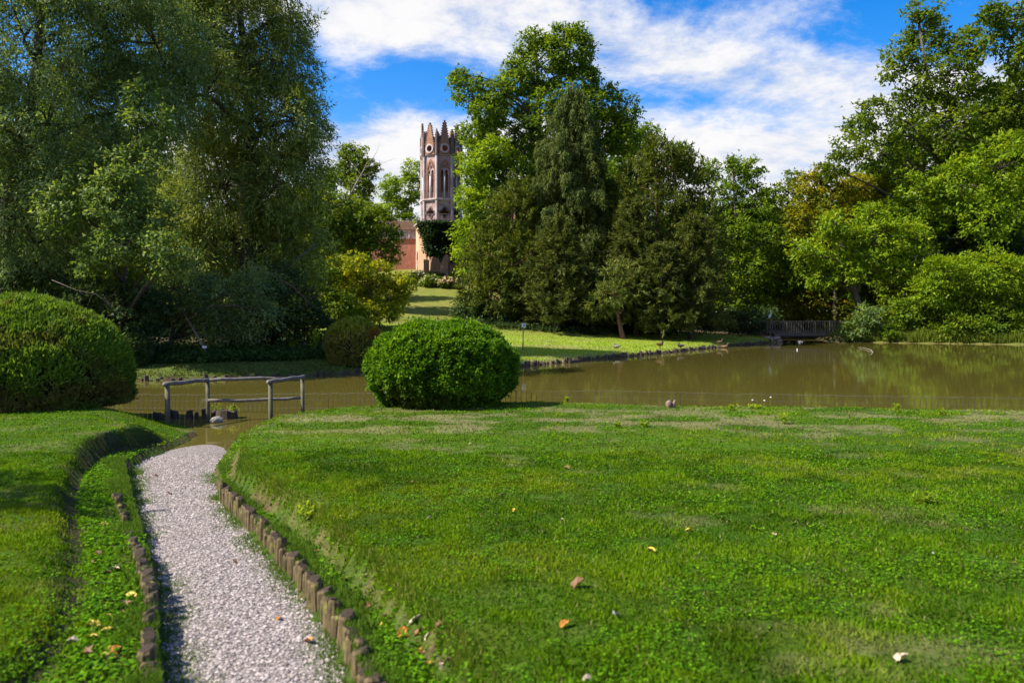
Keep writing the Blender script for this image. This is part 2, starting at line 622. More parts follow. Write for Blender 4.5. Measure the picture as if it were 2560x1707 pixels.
# gravel path: a sheet with its own edge, then loose stones
m_gravel, t, p, out = new_mat('white_gravel')
gv = posvec(t)
vo = t.n.new('ShaderNodeTexVoronoi'); vo.inputs['Scale'].default_value = 62; t.l.new(gv, vo.inputs['Vector'])
bw = t.n.new('ShaderNodeSeparateColor'); t.l.new(vo.outputs['Color'], bw.inputs[0])
stone = t.ramp(bw.outputs[0], [(0.0, (0.07, 0.06, 0.065)), (0.35, (0.21, 0.178, 0.176)), (1.0, (0.44, 0.385, 0.385))])
edge = t.smooth(vo.outputs['Distance'], 0.25, 0.75, 1.0, 0.5)
big = t.noise(gv, 1.7, 4, 0.6)
stone = t.mix(t.smooth(big, 0.48, 0.72, 0.0, 0.6), stone, (0.20, 0.155, 0.13))
t.l.new(t.mix(1.0, stone, t.hsv((1, 1, 1), 0.5, 1, edge), 'MULTIPLY'), p.inputs['Base Color'])
p.inputs['Roughness'].default_value = 0.8
bump(t, p, vo.outputs['Distance'], 0.7, -0.012)
ys = np.linspace(1.2, 12.95, 120)
NXP = 14
pv, pf = [], []
for i, yy in enumerate(ys):
    xl, xr = float(cx_(K_PL, yy)), float(cx_(K_PR, yy))
    xl += 0.10 * (fbm(yy * 1.6, 7.7, 0, 61) - 0.5); xr += 0.10 * (fbm(yy * 1.6, 3.3, 0, 62) - 0.5)
    for k in range(NXP + 1):
        xx = xl + (xr - xl) * k / NXP
        crown = 0.02 * (1 - (2 * k / NXP - 1) ** 2)
        pv.append((xx, yy, float(zpath(yy)) + crown - 0.012 + 0.014 * (fbm(xx * 2.2, yy * 2.2, 0, 63) - 0.5)))
for i in range(len(ys) - 1):
    for k in range(NXP):
        b = i * (NXP + 1) + k
        pf.append((b, b + 1, b + NXP + 2, b + NXP + 1))
link('gravel_path', np_mesh('gravel_path', pv, np.array(pf), smooth_shade=True), m_gravel, kind='structure')

N = 26000
yy = 2.6 + 8.4 * R.random(N) ** 1.9
xl, xr = cx_(K_PL, yy), cx_(K_PR, yy)
tt = R.random(N)
xx = xl + (xr - xl) * (0.02 + 0.96 * tt)
zz = zpath(yy) + 0.02 * (1 - (2 * tt - 1) ** 2) - 0.012 + 0.014 * (fbm(xx * 2.2, yy * 2.2, 0, 63) - 0.5)
sz_ = 0.004 + 0.010 * R.random(N) ** 2.2
octv = np.array([(1, 0, 0), (0, 1, 0), (-1, 0, 0), (0, -1, 0), (0, 0, 0.65), (0, 0, -0.65)], float)
octf = np.array([(0, 1, 4), (1, 2, 4), (2, 3, 4), (3, 0, 4)])
ang = R.random(N) * 6.28
ca, sa = np.cos(ang), np.sin(ang)
V = octv[None] * (sz_[:, None, None] * (0.7 + 0.6 * R.random((N, 6, 1))))
V = np.stack([V[..., 0] * ca[:, None] - V[..., 1] * sa[:, None], V[..., 0] * sa[:, None] + V[..., 1] * ca[:, None], V[..., 2]], -1)
V += np.stack([xx, yy, zz + sz_ * 0.35], -1)[:, None, :]
FC = (octf[None] + (np.arange(N) * 6)[:, None, None]).reshape(-1, 3)
br_ = R.random(N) ** 0.8
sc = lerp((0.075, 0.058, 0.062), (0.47, 0.41, 0.41), br_)
m_peb, t, p, out = new_mat('pebble'); a = t.n.new('ShaderNodeAttribute'); a.attribute_name = 'col'
t.l.new(a.outputs['Color'], p.inputs['Base Color']); p.inputs['Roughness'].default_value = 0.7
link('loose_gravel', np_mesh('loose_gravel', V.reshape(-1, 3), FC, fcol=np.repeat(sc, 4, 0)), m_peb, kind='stuff',
     label='loose white and grey stones on the gravel path', cat='gravel')


# ------------------------------------------------------------------ grass
def blades(name, x, y, L, W, col, label, cat='grass', lean=0.5, zoff=0.0):
    n = len(x)
    z = H(x, y) + zoff
    az = R.random(n) * 6.283
    s = np.stack([np.cos(az), np.sin(az), np.zeros(n)], -1) * (W / 2)[:, None]
    la = R.random(n) * 6.283; le = lean * R.random(n)
    tip = np.stack([np.cos(la) * le, np.sin(la) * le, np.sqrt(1 - np.minimum(le, 0.95) ** 2)], -1) * L[:, None]
    p0 = np.stack([x, y, z - 0.004], -1)
    v = np.stack([p0 - s, p0 + s, p0 + tip], 1).reshape(-1, 3)
    f = np.arange(3 * n).reshape(-1, 3)
    return link(name, np_mesh(name, v, f, fcol=col), M_GRASS, kind='stuff', label=label, cat=cat)


N = 640000
yg = 2.4 + 13.0 * R.random(N)
yg = np.where(R.random(N) < 0.62, 2.4 + 6.5 * R.random(N), yg)
half = 0.73 * yg + 1.0
xg = (R.random(N) * 2 - 1) * half
dp = pond_dist(xg, yg)
xl, xr = cx_(K_PL, yg), cx_(K_PR, yg)
jit = 0.14 * (fbm(xg * 3, yg * 3, 0, 71) - 0.5)
onp = (xg > xl + jit - 0.02) & (xg < xr + jit + 0.02)
dry = dryness(xg, yg)
clump = fbm(xg * 4.5, yg * 4.5, 0, 72, 3)
bl, br = cx_(K_BANKL, yg), cx_(K_BANKR, yg)
instrip = (xg > bl) & (xg < br) & (yg < 12.5)
face = np.abs(xg - bl) < 0.10
keep = (dp > 0.02) & (~onp) & (R.random(N) > dry * 0.80) & (R.random(N) < 0.35 + 1.5 * np.clip(clump - 0.25, 0, 1)) & ~(face & (R.random(N) < 0.45))
keep &= ~(instrip & (fbm(xg * 2.2, yg * 2.2, 0, 73) < 0.40) & (R.random(N) < 0.8))
xg, yg, dry, clump, instrip = xg[keep], yg[keep], dry[keep], clump[keep], instrip[keep]
n = len(xg)
Lb = (0.012 + 0.020 * R.random(n)) * (0.5 + 1.3 * clump)
Wb = 0.007 + 0.0012 * yg + 0.006 * R.random(n)
Wb = np.where(instrip, Wb * 1.7, Wb)
gcol = lerp((0.030, 0.095, 0.003), (0.150, 0.262, 0.006), np.clip(0.55 * R.random(n) + 1.5 * (clump - 0.42) + 0.5 * (fbm(xg * 1.1, yg * 1.1, 0, 74) - 0.4), 0, 1))
gcol = lerp(gcol, (0.22, 0.265, 0.010), 0.45 * smooth((fbm(xg * 0.7, yg * 1.0, 0, 79, 3) - 0.46) / 0.2))
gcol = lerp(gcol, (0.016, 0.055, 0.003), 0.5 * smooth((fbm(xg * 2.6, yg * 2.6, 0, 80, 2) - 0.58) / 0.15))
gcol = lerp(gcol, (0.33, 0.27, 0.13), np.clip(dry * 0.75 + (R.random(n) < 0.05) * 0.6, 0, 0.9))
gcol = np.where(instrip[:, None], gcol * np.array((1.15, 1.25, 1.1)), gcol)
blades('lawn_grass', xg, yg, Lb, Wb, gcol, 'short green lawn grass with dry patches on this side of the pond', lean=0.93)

# longer, partly dry grass fringing the edge of the lawn above the path
N = 15000
yb = 2.6 + 8.2 * R.random(N) ** 1.2
tuft = fbm(yb * 2.3, 0.5, 0, 78, 2)
xb2 = cx_(K_BANKR, yb) + 0.055 * R.normal(size=N)
kp = (R.random(N) < 2.2 * (tuft - 0.22)) & (xb2 > cx_(K_PR, yb) + 0.1)
xb2, yb, tuft = xb2[kp], yb[kp], tuft[kp]; n = len(yb)
blades('lawn_fringe', xb2, yb, (0.02 + 0.04 * R.random(n)) * (0.5 + tuft), 0.006 + 0.006 * R.random(n), lerp(lerp((0.06, 0.13, 0.01), (0.15, 0.21, 0.02), R.random(n)), (0.26, 0.22, 0.06), 0.6 * (R.random(n) < 0.22)),
       'longer partly dry grass fringing the lawn edge above the path', lean=0.7)

# clover and broad-leaved weeds in the turf: patches of small flat leaves
N = 190000
yc = 2.5 + 10.5 * R.random(N) ** 1.25
xc = (R.random(N) * 2 - 1) * (0.72 * yc + 0.8)
pn = fbm(xc * 1.7, yc * 1.7, 0, 75, 3); pf_ = fbm(xc * 9, yc * 9, 0, 76, 2)
bl, br = cx_(K_BANKL, yc), cx_(K_BANKR, yc)
ins_ = (xc > bl + 0.1) & (xc < br)
ok = (pond_dist(xc, yc) > 0.1) & ((pn + 0.35 * (pf_ - 0.5) > 0.55) | ins_) & ~((xc > cx_(K_PL, yc) - 0.01) & (xc < cx_(K_PR, yc) + 0.03))
ok &= dryness(xc, yc) < 0.35
xc, yc, ins_ = xc[ok], yc[ok], ins_[ok]; n = len(xc)
zc = H(xc, yc) + 0.008 + 0.022 * R.random(n)
d_ = R.normal(size=(n, 3)); d_[:, 2] = 0.15
nr_ = R.normal(size=(n, 3)) * 0.35 + np.array((0, 0, 1.0))
d_ /= np.linalg.norm(d_, axis=1, keepdims=True)
s_ = np.cross(d_, nr_); s_ /= np.linalg.norm(s_, axis=1, keepdims=True)
Lc = (0.010 + 0.014 * R.random(n)) * (0.8 + 0.05 * yc) * np.where(ins_, 1.6, 1.0)
P0 = np.stack([xc, yc, zc], -1)
v_ = np.stack([P0, P0 + d_ * (Lc * 0.7)[:, None] + s_ * (Lc * 0.5)[:, None], P0 + d_ * (Lc * 0.7)[:, None] - s_ * (Lc * 0.5)[:, None]], 1).reshape(-1, 3)
cc_ = lerp((0.035, 0.125, 0.004), (0.15, 0.31, 0.008), R.random(n)) * (0.75 + 0.5 * R.random((n, 1)))
link('clover', np_mesh('clover', v_, np.arange(3 * n).reshape(-1, 3), fcol=cc_), M_GRASS, kind='stuff', label='clover and small broad-leaved weeds in the lawn', cat='clover')

# weeds creeping over the path's edge
N = 52000
k = R.integers(0, 70, N)
wy_ = 2.8 + 7.2 * R.random(70) ** 1.2; side = R.random(70) < 0.55
wxx = np.where(side, cx_(K_PR, wy_) + 0.03 - 0.16 * R.random(70) ** 1.5, cx_(K_PL, wy_) - 0.03 + 0.22 * R.random(70) ** 1.5)
xw = wxx[k] + 0.085 * R.normal(size=N); yw = wy_[k] + 0.15 * R.normal(size=N)
blades('path_weeds', xw, yw, 0.02 + 0.028 * R.random(N), 0.006 + 0.008 * R.random(N), lerp((0.06, 0.13, 0.015), (0.14, 0.22, 0.03), R.random(N)),
       'green weeds creeping over the gravel path edge', zoff=0.035)

# rough grass on the far lawn and the left bank
N = 150000
xf_ = -14 + 37 * R.random(N); yf_ = 24 + 38 * R.random(N) ** 1.3
df_ = pond_dist(xf_, yf_)
keep = (df_ > 0.03) & (df_ < 20)
xf_, yf_, df_ = xf_[keep], yf_[keep], df_[keep]
n = len(xf_)
edge_ = np.exp(-df_ / 0.5)
cl = fbm(xf_ * 1.2, yf_ * 1.2, 0, 81)
colf = lerp((0.135, 0.22, 0.014), (0.27, 0.34, 0.03), np.clip(0.5 * R.random(n) + cl * 0.6, 0, 1))
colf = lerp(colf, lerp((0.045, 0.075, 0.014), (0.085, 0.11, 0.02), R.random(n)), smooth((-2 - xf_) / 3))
kp = R.random(n) < (0.25 + cl)
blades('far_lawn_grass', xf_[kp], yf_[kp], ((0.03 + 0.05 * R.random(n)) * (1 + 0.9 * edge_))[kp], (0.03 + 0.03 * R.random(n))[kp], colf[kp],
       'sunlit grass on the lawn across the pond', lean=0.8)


# ------------------------------------------------------------------ foliage
def unit(v):
    return v / np.maximum(np.linalg.norm(v, axis=-1, keepdims=True), 1e-9)


UP = np.array((0, 0, 1.0))


def leaf_arrays(pos, d, nrm, L, W, tri=False):
    d = unit(d)
    s = unit(np.cross(d, nrm))
    up = np.cross(s, d)
    L = L[:, None]; W = W[:, None]
    if tri:
        v = np.stack([pos - s * W * 0.5, pos + s * W * 0.5, pos + d * L], 1)
        return v.reshape(-1, 3), np.arange(len(pos) * 3).reshape(-1, 3)
    mid = pos + d * L * 0.45 + up * W * 0.14
    v = np.stack([pos, mid + s * W * 0.5, pos + d * L, mid - s * W * 0.5], 1)
    return v.reshape(-1, 3), np.arange(len(pos) * 4).reshape(-1, 4)


STY = {
    #            leaf L, W, cluster radius, leaves per cluster, mode, material
    'broad':   dict(L=0.30, W=0.22, cr=0.42, k=16, mode='broad', mat=M_LEAF),
    'oak':     dict(L=0.34, W=0.24, cr=0.48, k=20, mode='broad', mat=M_LEAF),
    'maple':   dict(L=0.135, W=0.10, cr=0.26, k=22, mode='broad', mat=M_LEAF),
    'layer':   dict(L=0.28, W=0.17, cr=0.50, k=20, mode='layer', mat=M_LEAF),
    'willow':  dict(L=0.155, W=0.055, cr=0.50, k=30, mode='frond', mat=M_LEAF),
    'cypress': dict(L=0.20, W=0.062, cr=0.52, k=30, mode='frond', mat=M_NEEDLE),
    'spruce':  dict(L=0.30, W=0.09, cr=0.52, k=18, mode='droop', mat=M_NEEDLE),
    'hemlock': dict(L=0.26, W=0.085, cr=0.42, k=20, mode='spray', mat=M_NEEDLE),
    'yew':     dict(L=0.32, W=0.10, cr=0.55, k=20, mode='spray', mat=M_NEEDLE),
}


def grow(c, outw, sty, pal, rng, size=1.0):
    """leaves round anchor points c that face outw"""
    k = sty['k']; n = len(c)
    C_ = np.repeat(c, k, 0); O = np.repeat(outw, k, 0)
    m = n * k
    g = rng.normal(size=(m, 3))
    g2 = rng.normal(size=(m, 3))
    cr = sty['cr'] * size
    if sty['mode'] == 'broad':
        pos = C_ + g * cr * np.array((0.62, 0.62, 0.40))
        d = O * 0.6 + g2 * 0.7 - UP * 0.30
        nr = UP * 0.9 + O * 0.45 + rng.normal(size=(m, 3)) * 0.5
    elif sty['mode'] == 'layer':
        pos = C_ + g * cr * np.array((0.85, 0.85, 0.16)) - UP * (g[:, :1] ** 2 + g[:, 1:2] ** 2) * cr * 0.13
        d = O * 0.8 + g2 * 0.5 - UP * 0.35
        nr = UP * 1.2 + O * 0.3 + rng.normal(size=(m, 3)) * 0.35
    elif sty['mode'] == 'droop':
        ln = np.repeat(0.5 + rng.random(n), k)[:, None]
        t = rng.random((m, 1))
        out_t = np.sqrt(t)
        pos = C_ + O * (out_t * 0.35 * cr) - UP * (t ** 1.2) * cr * 1.5 * ln + g * cr * 0.13
        d = -UP * 0.9 + O * 0.35 + g2 * 0.42
        nr = O * 0.8 + UP * 0.5 + rng.normal(size=(m, 3)) * 0.5
    elif sty['mode'] == 'frond':
        dn = np.repeat(rng.random((n, 1)) * 0.9, k, 0)
        ax = unit(O * 0.75 - UP * (dn - 0.12) + np.repeat(rng.normal(size=(n, 3)), k, 0) * 0.38)
        t = rng.random((m, 1))
        pos = C_ + ax * (t - 0.3) * cr * 1.5 - UP * t * t * cr * 0.5 + g * cr * 0.24
        d = ax + g2 * 0.55 - UP * 0.3
        nr = UP * 0.8 + O * 0.4 + rng.normal(size=(m, 3)) * 0.5
    else:
        ax = unit(O * 0.85 + UP * 0.22 + np.repeat(rng.normal(size=(n, 3)), k, 0) * 0.45)
        t = rng.random((m, 1))
        pos = C_ + ax * (t - 0.3) * cr * 1.7 + g * cr * 0.17 * (1.2 - t)
        d = ax + g2 * 0.5 - UP * 0.12
        nr = UP + rng.normal(size=(m, 3)) * 0.5
    L = sty['L'] * size * (0.65 + 0.7 * rng.random(m))
    W = sty['W'] * size * (0.7 + 0.6 * rng.random(m))
    pal = np.asarray(pal, float)
    q = np.repeat(np.clip(rng.random(n) * 0.75 + rng.normal(size=n) * 0.12, 0, 1), k)
    q = np.clip(q + 0.14 * rng.normal(size=m), 0, 0.999) * (len(pal) - 1)
    i = q.astype(int)
    col = pal[i] + (pal[np.minimum(i + 1, len(pal) - 1)] - pal[i]) * (q - i)[:, None]
    col = col * (0.8 + 0.4 * rng.random((m, 1)))
    return pos, d, nr, L, W, col


def shell(lobes, sty, dens, rng, size=1.0):
    """anchor points through the outer shell of ellipsoid lobes [(centre, (rx,ry,rz))]"""
    la = sty['L'] * sty['W'] * 0.5 * size * size
    cs, os_ = [], []
    for li, (c, r) in enumerate(lobes):
        r = np.asarray(r, float); c = np.asarray(c, float)
        rm = r.mean()
        nc = int(dens * 4 * math.pi * rm * rm / (la * sty['k']))
        d = unit(rng.normal(size=(nc, 3)))
        seed = int(rng.integers(0, 900))
        bmp = 0.72 + 0.56 * vnoise(d[:, 0] * 2.3 + 9, d[:, 1] * 2.3 + 9, d[:, 2] * 2.3 + 9, seed)
        f = (0.50 + 0.50 * rng.random(nc) ** 0.6) * bmp
        pt = c + d * r * f[:, None]
        ok = np.ones(nc, bool)
        for lj, (c2, r2) in enumerate(lobes):
            if lj != li:
                ok &= (((pt - np.asarray(c2)) / np.asarray(r2)) ** 2).sum(1) > 0.30
        cs.append(pt[ok]); os_.append(unit(d / r)[ok])
    return np.concatenate(cs), np.concatenate(os_)


def bend(a, b, rng, sag=0.12, n=5):
    a, b = np.asarray(a, float), np.asarray(b, float)
    ln = np.linalg.norm(b - a)
    off = rng.normal(size=3) * ln * 0.06
    return [tuple(a + (b - a) * t + (off + UP * ln * sag) * math.sin(math.pi * t)) for t in np.linspace(0, 1, n)]


def tree(name, label, base, lobes, style, pal, Y, dens=0.9, size=1.0, seed=1, trunk_r=0.3, cat='tree', group=None, bark=None,
         depth=0.9, tri=False, lean=None, twigs=40, fork=0.45, spread=None):
    """lobes as (u, v, r) in photo pixels at distance Y (+ optional depth offset in metres); base = (u, Y) of the trunk"""
    rng = np.random.default_rng(seed * 77 + 5)
    sty = STY[style]
    tri = True
    dens = dens * 1.4
    L3 = []
    for lb in lobes:
        u, v, r = lb[:3]
        off = lb[3] if len(lb) > 3 else rng.normal() * 0.45 * r * Y / F
        yy_ = Y + off
        rr = r * yy_ / F
        L3.append((np.array(px(u, v, yy_)), np.array((rr, rr * depth, rr * 0.92))))
    bx, by = (base[0] - CX) / F * base[1], base[1]
    bz = h1(bx, by) - 0.08
    root = thing(name, label, cat, (bx, by, bz), group)
    anc, outw = shell(L3, sty, dens, rng, size)
    gz = H(anc[:, 0], anc[:, 1])
    ok = anc[:, 2] > np.maximum(gz, WATER) + 0.18
    anc, outw = anc[ok], outw[ok]
    pos, d, nr, L, W, col = grow(anc, outw, sty, pal, rng, size)
    v, f = leaf_arrays(pos, d, nr, L, W, tri)
    link('crown', np_mesh(name + '_crown', v, f, fcol=col), sty['mat'], root)
    # trunk and limbs
    mb = MB()
    cen = np.mean([c for c, r in L3], 0)
    top = max(L3, key=lambda q: q[0][2])[0]
    if lean is not None:
        tp = [np.array((bx, by, bz))] + [np.array(px(u_, v_, Y)) for u_, v_ in lean]
    else:
        b0 = np.array((bx, by, bz))
        m1 = b0 + (cen - b0) * fork; m1[:2] = b0[:2] + (cen[:2] - b0[:2]) * fork * 0.6
        tp = [b0, (b0 + m1) / 2 + rng.normal(size=3) * 0.1, m1, m1 + (top - m1) * 0.5, m1 + (top - m1) * 0.95]
    nT = len(tp)
    rad = [trunk_r * (1.25 if i == 0 else 1 - 0.85 * (i / (nT - 1)) ** 0.8) for i in range(nT)]
    mb.tube([tuple(q) for q in tp], rad, 8)
    for c, r in L3:
        zt = min(max(c[2] - np.linalg.norm(c[:2] - tp[2][:2]) * 0.55, tp[1][2]), tp[-1][2])
        j = 1
        while j < nT - 1 and tp[j + 1][2] < zt: j += 1
        j2 = min(j + 1, nT - 1)
        den = tp[j2][2] - tp[j][2]
        fr = min(max((zt - tp[j][2]) / den, 0), 1) if abs(den) > 1e-6 else 0
        s0 = tp[j] + (tp[j2] - tp[j]) * fr
        r0 = rad[j] + (rad[j2] - rad[j]) * fr
        mb.tube(bend(s0, c, rng), [r0 * 0.62 * (1 - 0.75 * q) + 0.012 for q in np.linspace(0, 1, 5)], 5)
    if twigs:
        for i in rng.choice(len(anc), min(twigs, len(anc)), replace=False):
            c = min(L3, key=lambda q: np.linalg.norm(q[0] - anc[i]))[0]
            mb.tube(bend(c, anc[i], rng, 0.05, 4), [trunk_r * 0.12, trunk_r * 0.09, trunk_r * 0.06, trunk_r * 0.02], 4, cap=False)
    mb.part('trunk', bark or M_BARK, root, sm=True)
    return root


def conifer(name, label, top, base, rpx, Y, style, pal, seed=3, dens=1.0, trunk_r=0.3, size=1.0, droop=0.35, whorl=0.55, low=0.06, prof=0.8, group=None):
    """a trunk with whorls of drooping boughs; top/base (u, v)"""
    rng = np.random.default_rng(seed)
    sty = STY[style]
    T = np.array(px(top[0], top[1], Y))
    bx = (base - CX) / F * Y
    bz = h1(bx, Y) - 0.08
    B = np.array((bx, Y, bz))
    root = thing(name, label, 'tree', tuple(B), group)
    mb = MB(); mb.tube([tuple(B), tuple(B + (T - B) * 0.5), tuple(T)], [trunk_r, trunk_r * 0.6, 0.02], 8)
    hgt = T[2] - B[2]
    rmax = rpx * Y / F
    anc, outw = [], []
    z = low * hgt
    while z < hgt * 0.985:
        t = z / hgt
        r = rmax * (1 - t) ** prof * (0.85 + 0.3 * rng.random()) + 0.25
        nb = rng.integers(6, 9)
        a0 = rng.random() * 6.28
        for b in range(nb):
            a = a0 + b * 6.283 / nb + rng.normal() * 0.2
            rr = r * (0.6 + 0.5 * rng.random())
            dr = np.array((math.cos(a), math.sin(a), 0))
            s0 = B + (T - B) * t
            nseg = max(int(rr / 0.38 * dens), 2)
            ts = np.sqrt(np.linspace(0.08, 1, nseg))
            pts = [s0 + dr * rr * q + UP * (rr * (0.16 * q - droop * q * q)) for q in ts]
            mb.tube([tuple(s0), tuple(pts[len(pts) // 2]), tuple(pts[-1])], [trunk_r * 0.16 * (1.1 - t), trunk_r * 0.1 * (1.1 - t), 0.01], 4, cap=False)
            side = np.array((-dr[1], dr[0], 0))
            for q, p_ in zip(ts, pts):
                for sgn in (-1, 0, 1):
                    anc.append(p_ + side * sgn * 0.28 * rr * (1.05 - q) * (0.6 + 0.8 * rng.random()) + rng.normal(size=3) * 0.06)
                    outw.append(dr + side * sgn * 0.5)
        z += whorl * (0.7 + 0.6 * rng.random()) * (0.6 + 0.6 * (1 - t))
    anc = np.array(anc); outw = unit(np.array(outw))
    pos, d, nr, L, W, col = grow(anc, outw, sty, pal, rng, size)
    v, f = leaf_arrays(pos, d, nr, L, W, True)
    link('crown', np_mesh(name + '_crown', v, f, fcol=col), sty['mat'], root)
    mb.part('trunk', M_BARK, root, sm=True)
    return root


def copy_tree(src, loc, rotz, scale, label, group):
    o = src.copy(); C.objects.link(o)
    o.location = loc; o.rotation_euler = (0, 0, rotz); o.scale = (scale,) * 3
    o['label'] = label; o['group'] = group
    for ch in list(src.children):
        c = ch.copy(); C.objects.link(c); c.parent = o
        c.matrix_parent_inverse = ch.matrix_parent_inverse.copy()
    return o


# palettes, dark to light
P_LINDEN = [(0.030, 0.065, 0.010), (0.065, 0.125, 0.014), (0.12, 0.19, 0.018)]
P_BRIGHT = [(0.055, 0.105, 0.010), (0.105, 0.175, 0.014), (0.17, 0.235, 0.018)]
P_MAPLE = [(0.040, 0.080, 0.022), (0.075, 0.125, 0.035), (0.13, 0.185, 0.065)]
P_OAK = [(0.030, 0.058, 0.010), (0.065, 0.105, 0.013), (0.12, 0.155, 0.016)]
P_YELLOW = [(0.10, 0.125, 0.012), (0.20, 0.205, 0.016), (0.34, 0.29, 0.020)]
P_GOLD = [(0.085, 0.095, 0.012), (0.18, 0.165, 0.014), (0.30, 0.22, 0.015)]
P_WILLOW = [(0.036, 0.062, 0.026), (0.065, 0.100, 0.045), (0.105, 0.150, 0.065)]
P_CYP = [(0.024, 0.042, 0.012), (0.045, 0.068, 0.018), (0.080, 0.098, 0.026)]
P_SPRUCE = [(0.026, 0.048, 0.014), (0.050, 0.078, 0.022), (0.095, 0.118, 0.036)]
P_YEW = [(0.020, 0.036, 0.010), (0.042, 0.064, 0.015), (0.078, 0.100, 0.022)]
P_GREYGREEN = [(0.042, 0.066, 0.028), (0.078, 0.105, 0.045), (0.13, 0.155, 0.075)]
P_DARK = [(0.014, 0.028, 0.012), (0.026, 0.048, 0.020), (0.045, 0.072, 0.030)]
P_RUST = [(0.060, 0.085, 0.012), (0.11, 0.125, 0.015), (0.21, 0.11, 0.018)]

for P_ in (P_YELLOW, P_GOLD, P_RUST):
    P_[:] = [(a_ * 1.3, b_ * 1.45, c_ * 0.8) for a_, b_, c_ in P_]
P_BRIGHT[:] = [(a_ * 0.95, b_ * 1.02, c_) for a_, b_, c_ in P_BRIGHT]
P_OAK[:] = [(a_ * 0.92, b_ * 1.04, c_) for a_, b_, c_ in P_OAK]
for P_ in (P_LINDEN, P_BRIGHT, P_OAK):
    P_[:] = [(a_ * 2.0, b_ * 1.70, c_ * 0.9) for a_, b_, c_ in P_]
P_SPRUCE[:] = [(a_ * 0.62, b_ * 0.66, c_ * 0.7) for a_, b_, c_ in P_SPRUCE]
P_CYP[:] = [(a_ * 1.3, b_ * 1.38, c_ * 1.75) for a_, b_, c_ in P_CYP]
P_MAPLE[:] = [(a_ * 0.72, b_ * 0.72, c_ * 0.8) for a_, b_, c_ in P_MAPLE]
P_GREYGREEN[:] = [(a_ * 0.95, b_ * 0.92, c_ * 0.62) for a_, b_, c_ in P_GREYGREEN]
P_HEML = [(a_ * 1.5, b_ * 1.42, c_ * 1.1) for a_, b_, c_ in P_GREYGREEN]
for P_ in (P_CYP, P_SPRUCE, P_YEW):
    P_[:] = [(a_ * 2.5, b_ * 2.15, c_ * 1.35) for a_, b_, c_ in P_]
P_WILLOW[:] = [(a_ * 0.95, b_ * 0.98, c_ * 1.05) for a_, b_, c_ in P_WILLOW]
for P_ in (P_WILLOW, P_MAPLE, P_CYP):
    P_[:] = [(a_ * 1.3, b_ * 1.25, c_ * 1.3) for a_, b_, c_ in P_]
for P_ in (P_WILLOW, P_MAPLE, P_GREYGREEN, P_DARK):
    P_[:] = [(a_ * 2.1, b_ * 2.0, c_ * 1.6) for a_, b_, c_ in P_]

# ------------------------------------------------------------------ trees, from left to right
tree('willow_tree', 'tall grey-green weeping tree at the far left behind the domed hedge', (10, 27.5),
     [(60, 90, 210), (-60, 300, 130), (250, 50, 190), (120, 310, 190), (340, 270, 130), (10, 500, 170), (210, 450, 140),
      (90, 610, 120), (390, 110, 130), (230, -120, 200), (0, -140, 160)],
     'willow', P_WILLOW, 27.0, dens=0.75, seed=2, trunk_r=0.36, twigs=70, lean=[(20, 520), (60, 330), (92, 170), (100, 20), (110, -120)])
tree('maple_tree', 'pale silvery-green maple with spreading sprays left of the cypress', (300, 27.2),
     [(330, 420, 62), (230, 440, 66), (290, 500, 76), (375, 550, 66), (420, 625, 56), (310, 600, 68), (240, 640, 50), (440, 675, 34), (380, 310, 58), (350, 250, 44), (160, 520, 60), (390, 660, 40)],
     'maple', P_MAPLE, 24.6, dens=0.72, seed=4, trunk_r=0.16, twigs=60)
tree('cypress_tree', 'huge dark olive cypress with hanging sprays left of the sky', (620, 33.5),
     [(560, -60, 160), (610, 90, 150), (690, 150, 100), (730, 60, 60), (640, 300, 165), (745, 300, 85), (560, 470, 160), (705, 460, 115),
      (620, 640, 150), (735, 600, 95), (510, 240, 140), (480, 70, 120), (440, -60, 120), (500, 640, 110), (770, 390, 45), (660, 760, 80), (540, 420, 110, 3.0), (545, 530, 110, 3.0), (480, 520, 90, 2.0)],
     'cypress', P_CYP, 33.0, dens=0.78, seed=6, trunk_r=0.5, twigs=120, lean=[(618, 640), (620, 430), (622, 220), (600, 40), (590, -120)])
tree('drooping_tree', 'slender small tree with drooping pale sprays above the left bank', (420, 27.6),
     [(480, 730, 60), (560, 740, 70), (640, 720, 60), (600, 800, 45), (520, 800, 45), (430, 720, 45), (660, 780, 35)],
     'willow', P_WILLOW, 28.2, dens=0.9, seed=8, trunk_r=0.13, twigs=50, lean=[(428, 850), (440, 780), (470, 730), (540, 690)])
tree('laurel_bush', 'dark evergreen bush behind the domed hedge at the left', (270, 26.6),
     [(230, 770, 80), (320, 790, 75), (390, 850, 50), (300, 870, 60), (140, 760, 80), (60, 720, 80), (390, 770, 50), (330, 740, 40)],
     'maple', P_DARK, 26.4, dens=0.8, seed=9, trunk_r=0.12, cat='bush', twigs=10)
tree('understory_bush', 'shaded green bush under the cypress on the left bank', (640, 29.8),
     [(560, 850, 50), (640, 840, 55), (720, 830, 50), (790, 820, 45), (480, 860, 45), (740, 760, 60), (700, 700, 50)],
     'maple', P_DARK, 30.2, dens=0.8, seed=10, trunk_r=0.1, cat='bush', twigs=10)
tree('olive_tree', 'olive-green broad tree on the slope between cypress and tower', (830, 56),
     [(800, 690, 75), (850, 620, 65), (760, 770, 65), (830, 780, 45), (895, 560, 60), (840, 530, 55), (780, 600, 55), (800, 500, 40), (935, 545, 42), (960, 600, 36), (900, 600, 40), (975, 640, 28), (985, 585, 20)],
     'broad', P_OAK, 56, dens=0.95, size=0.8, seed=12, trunk_r=0.22, twigs=50)
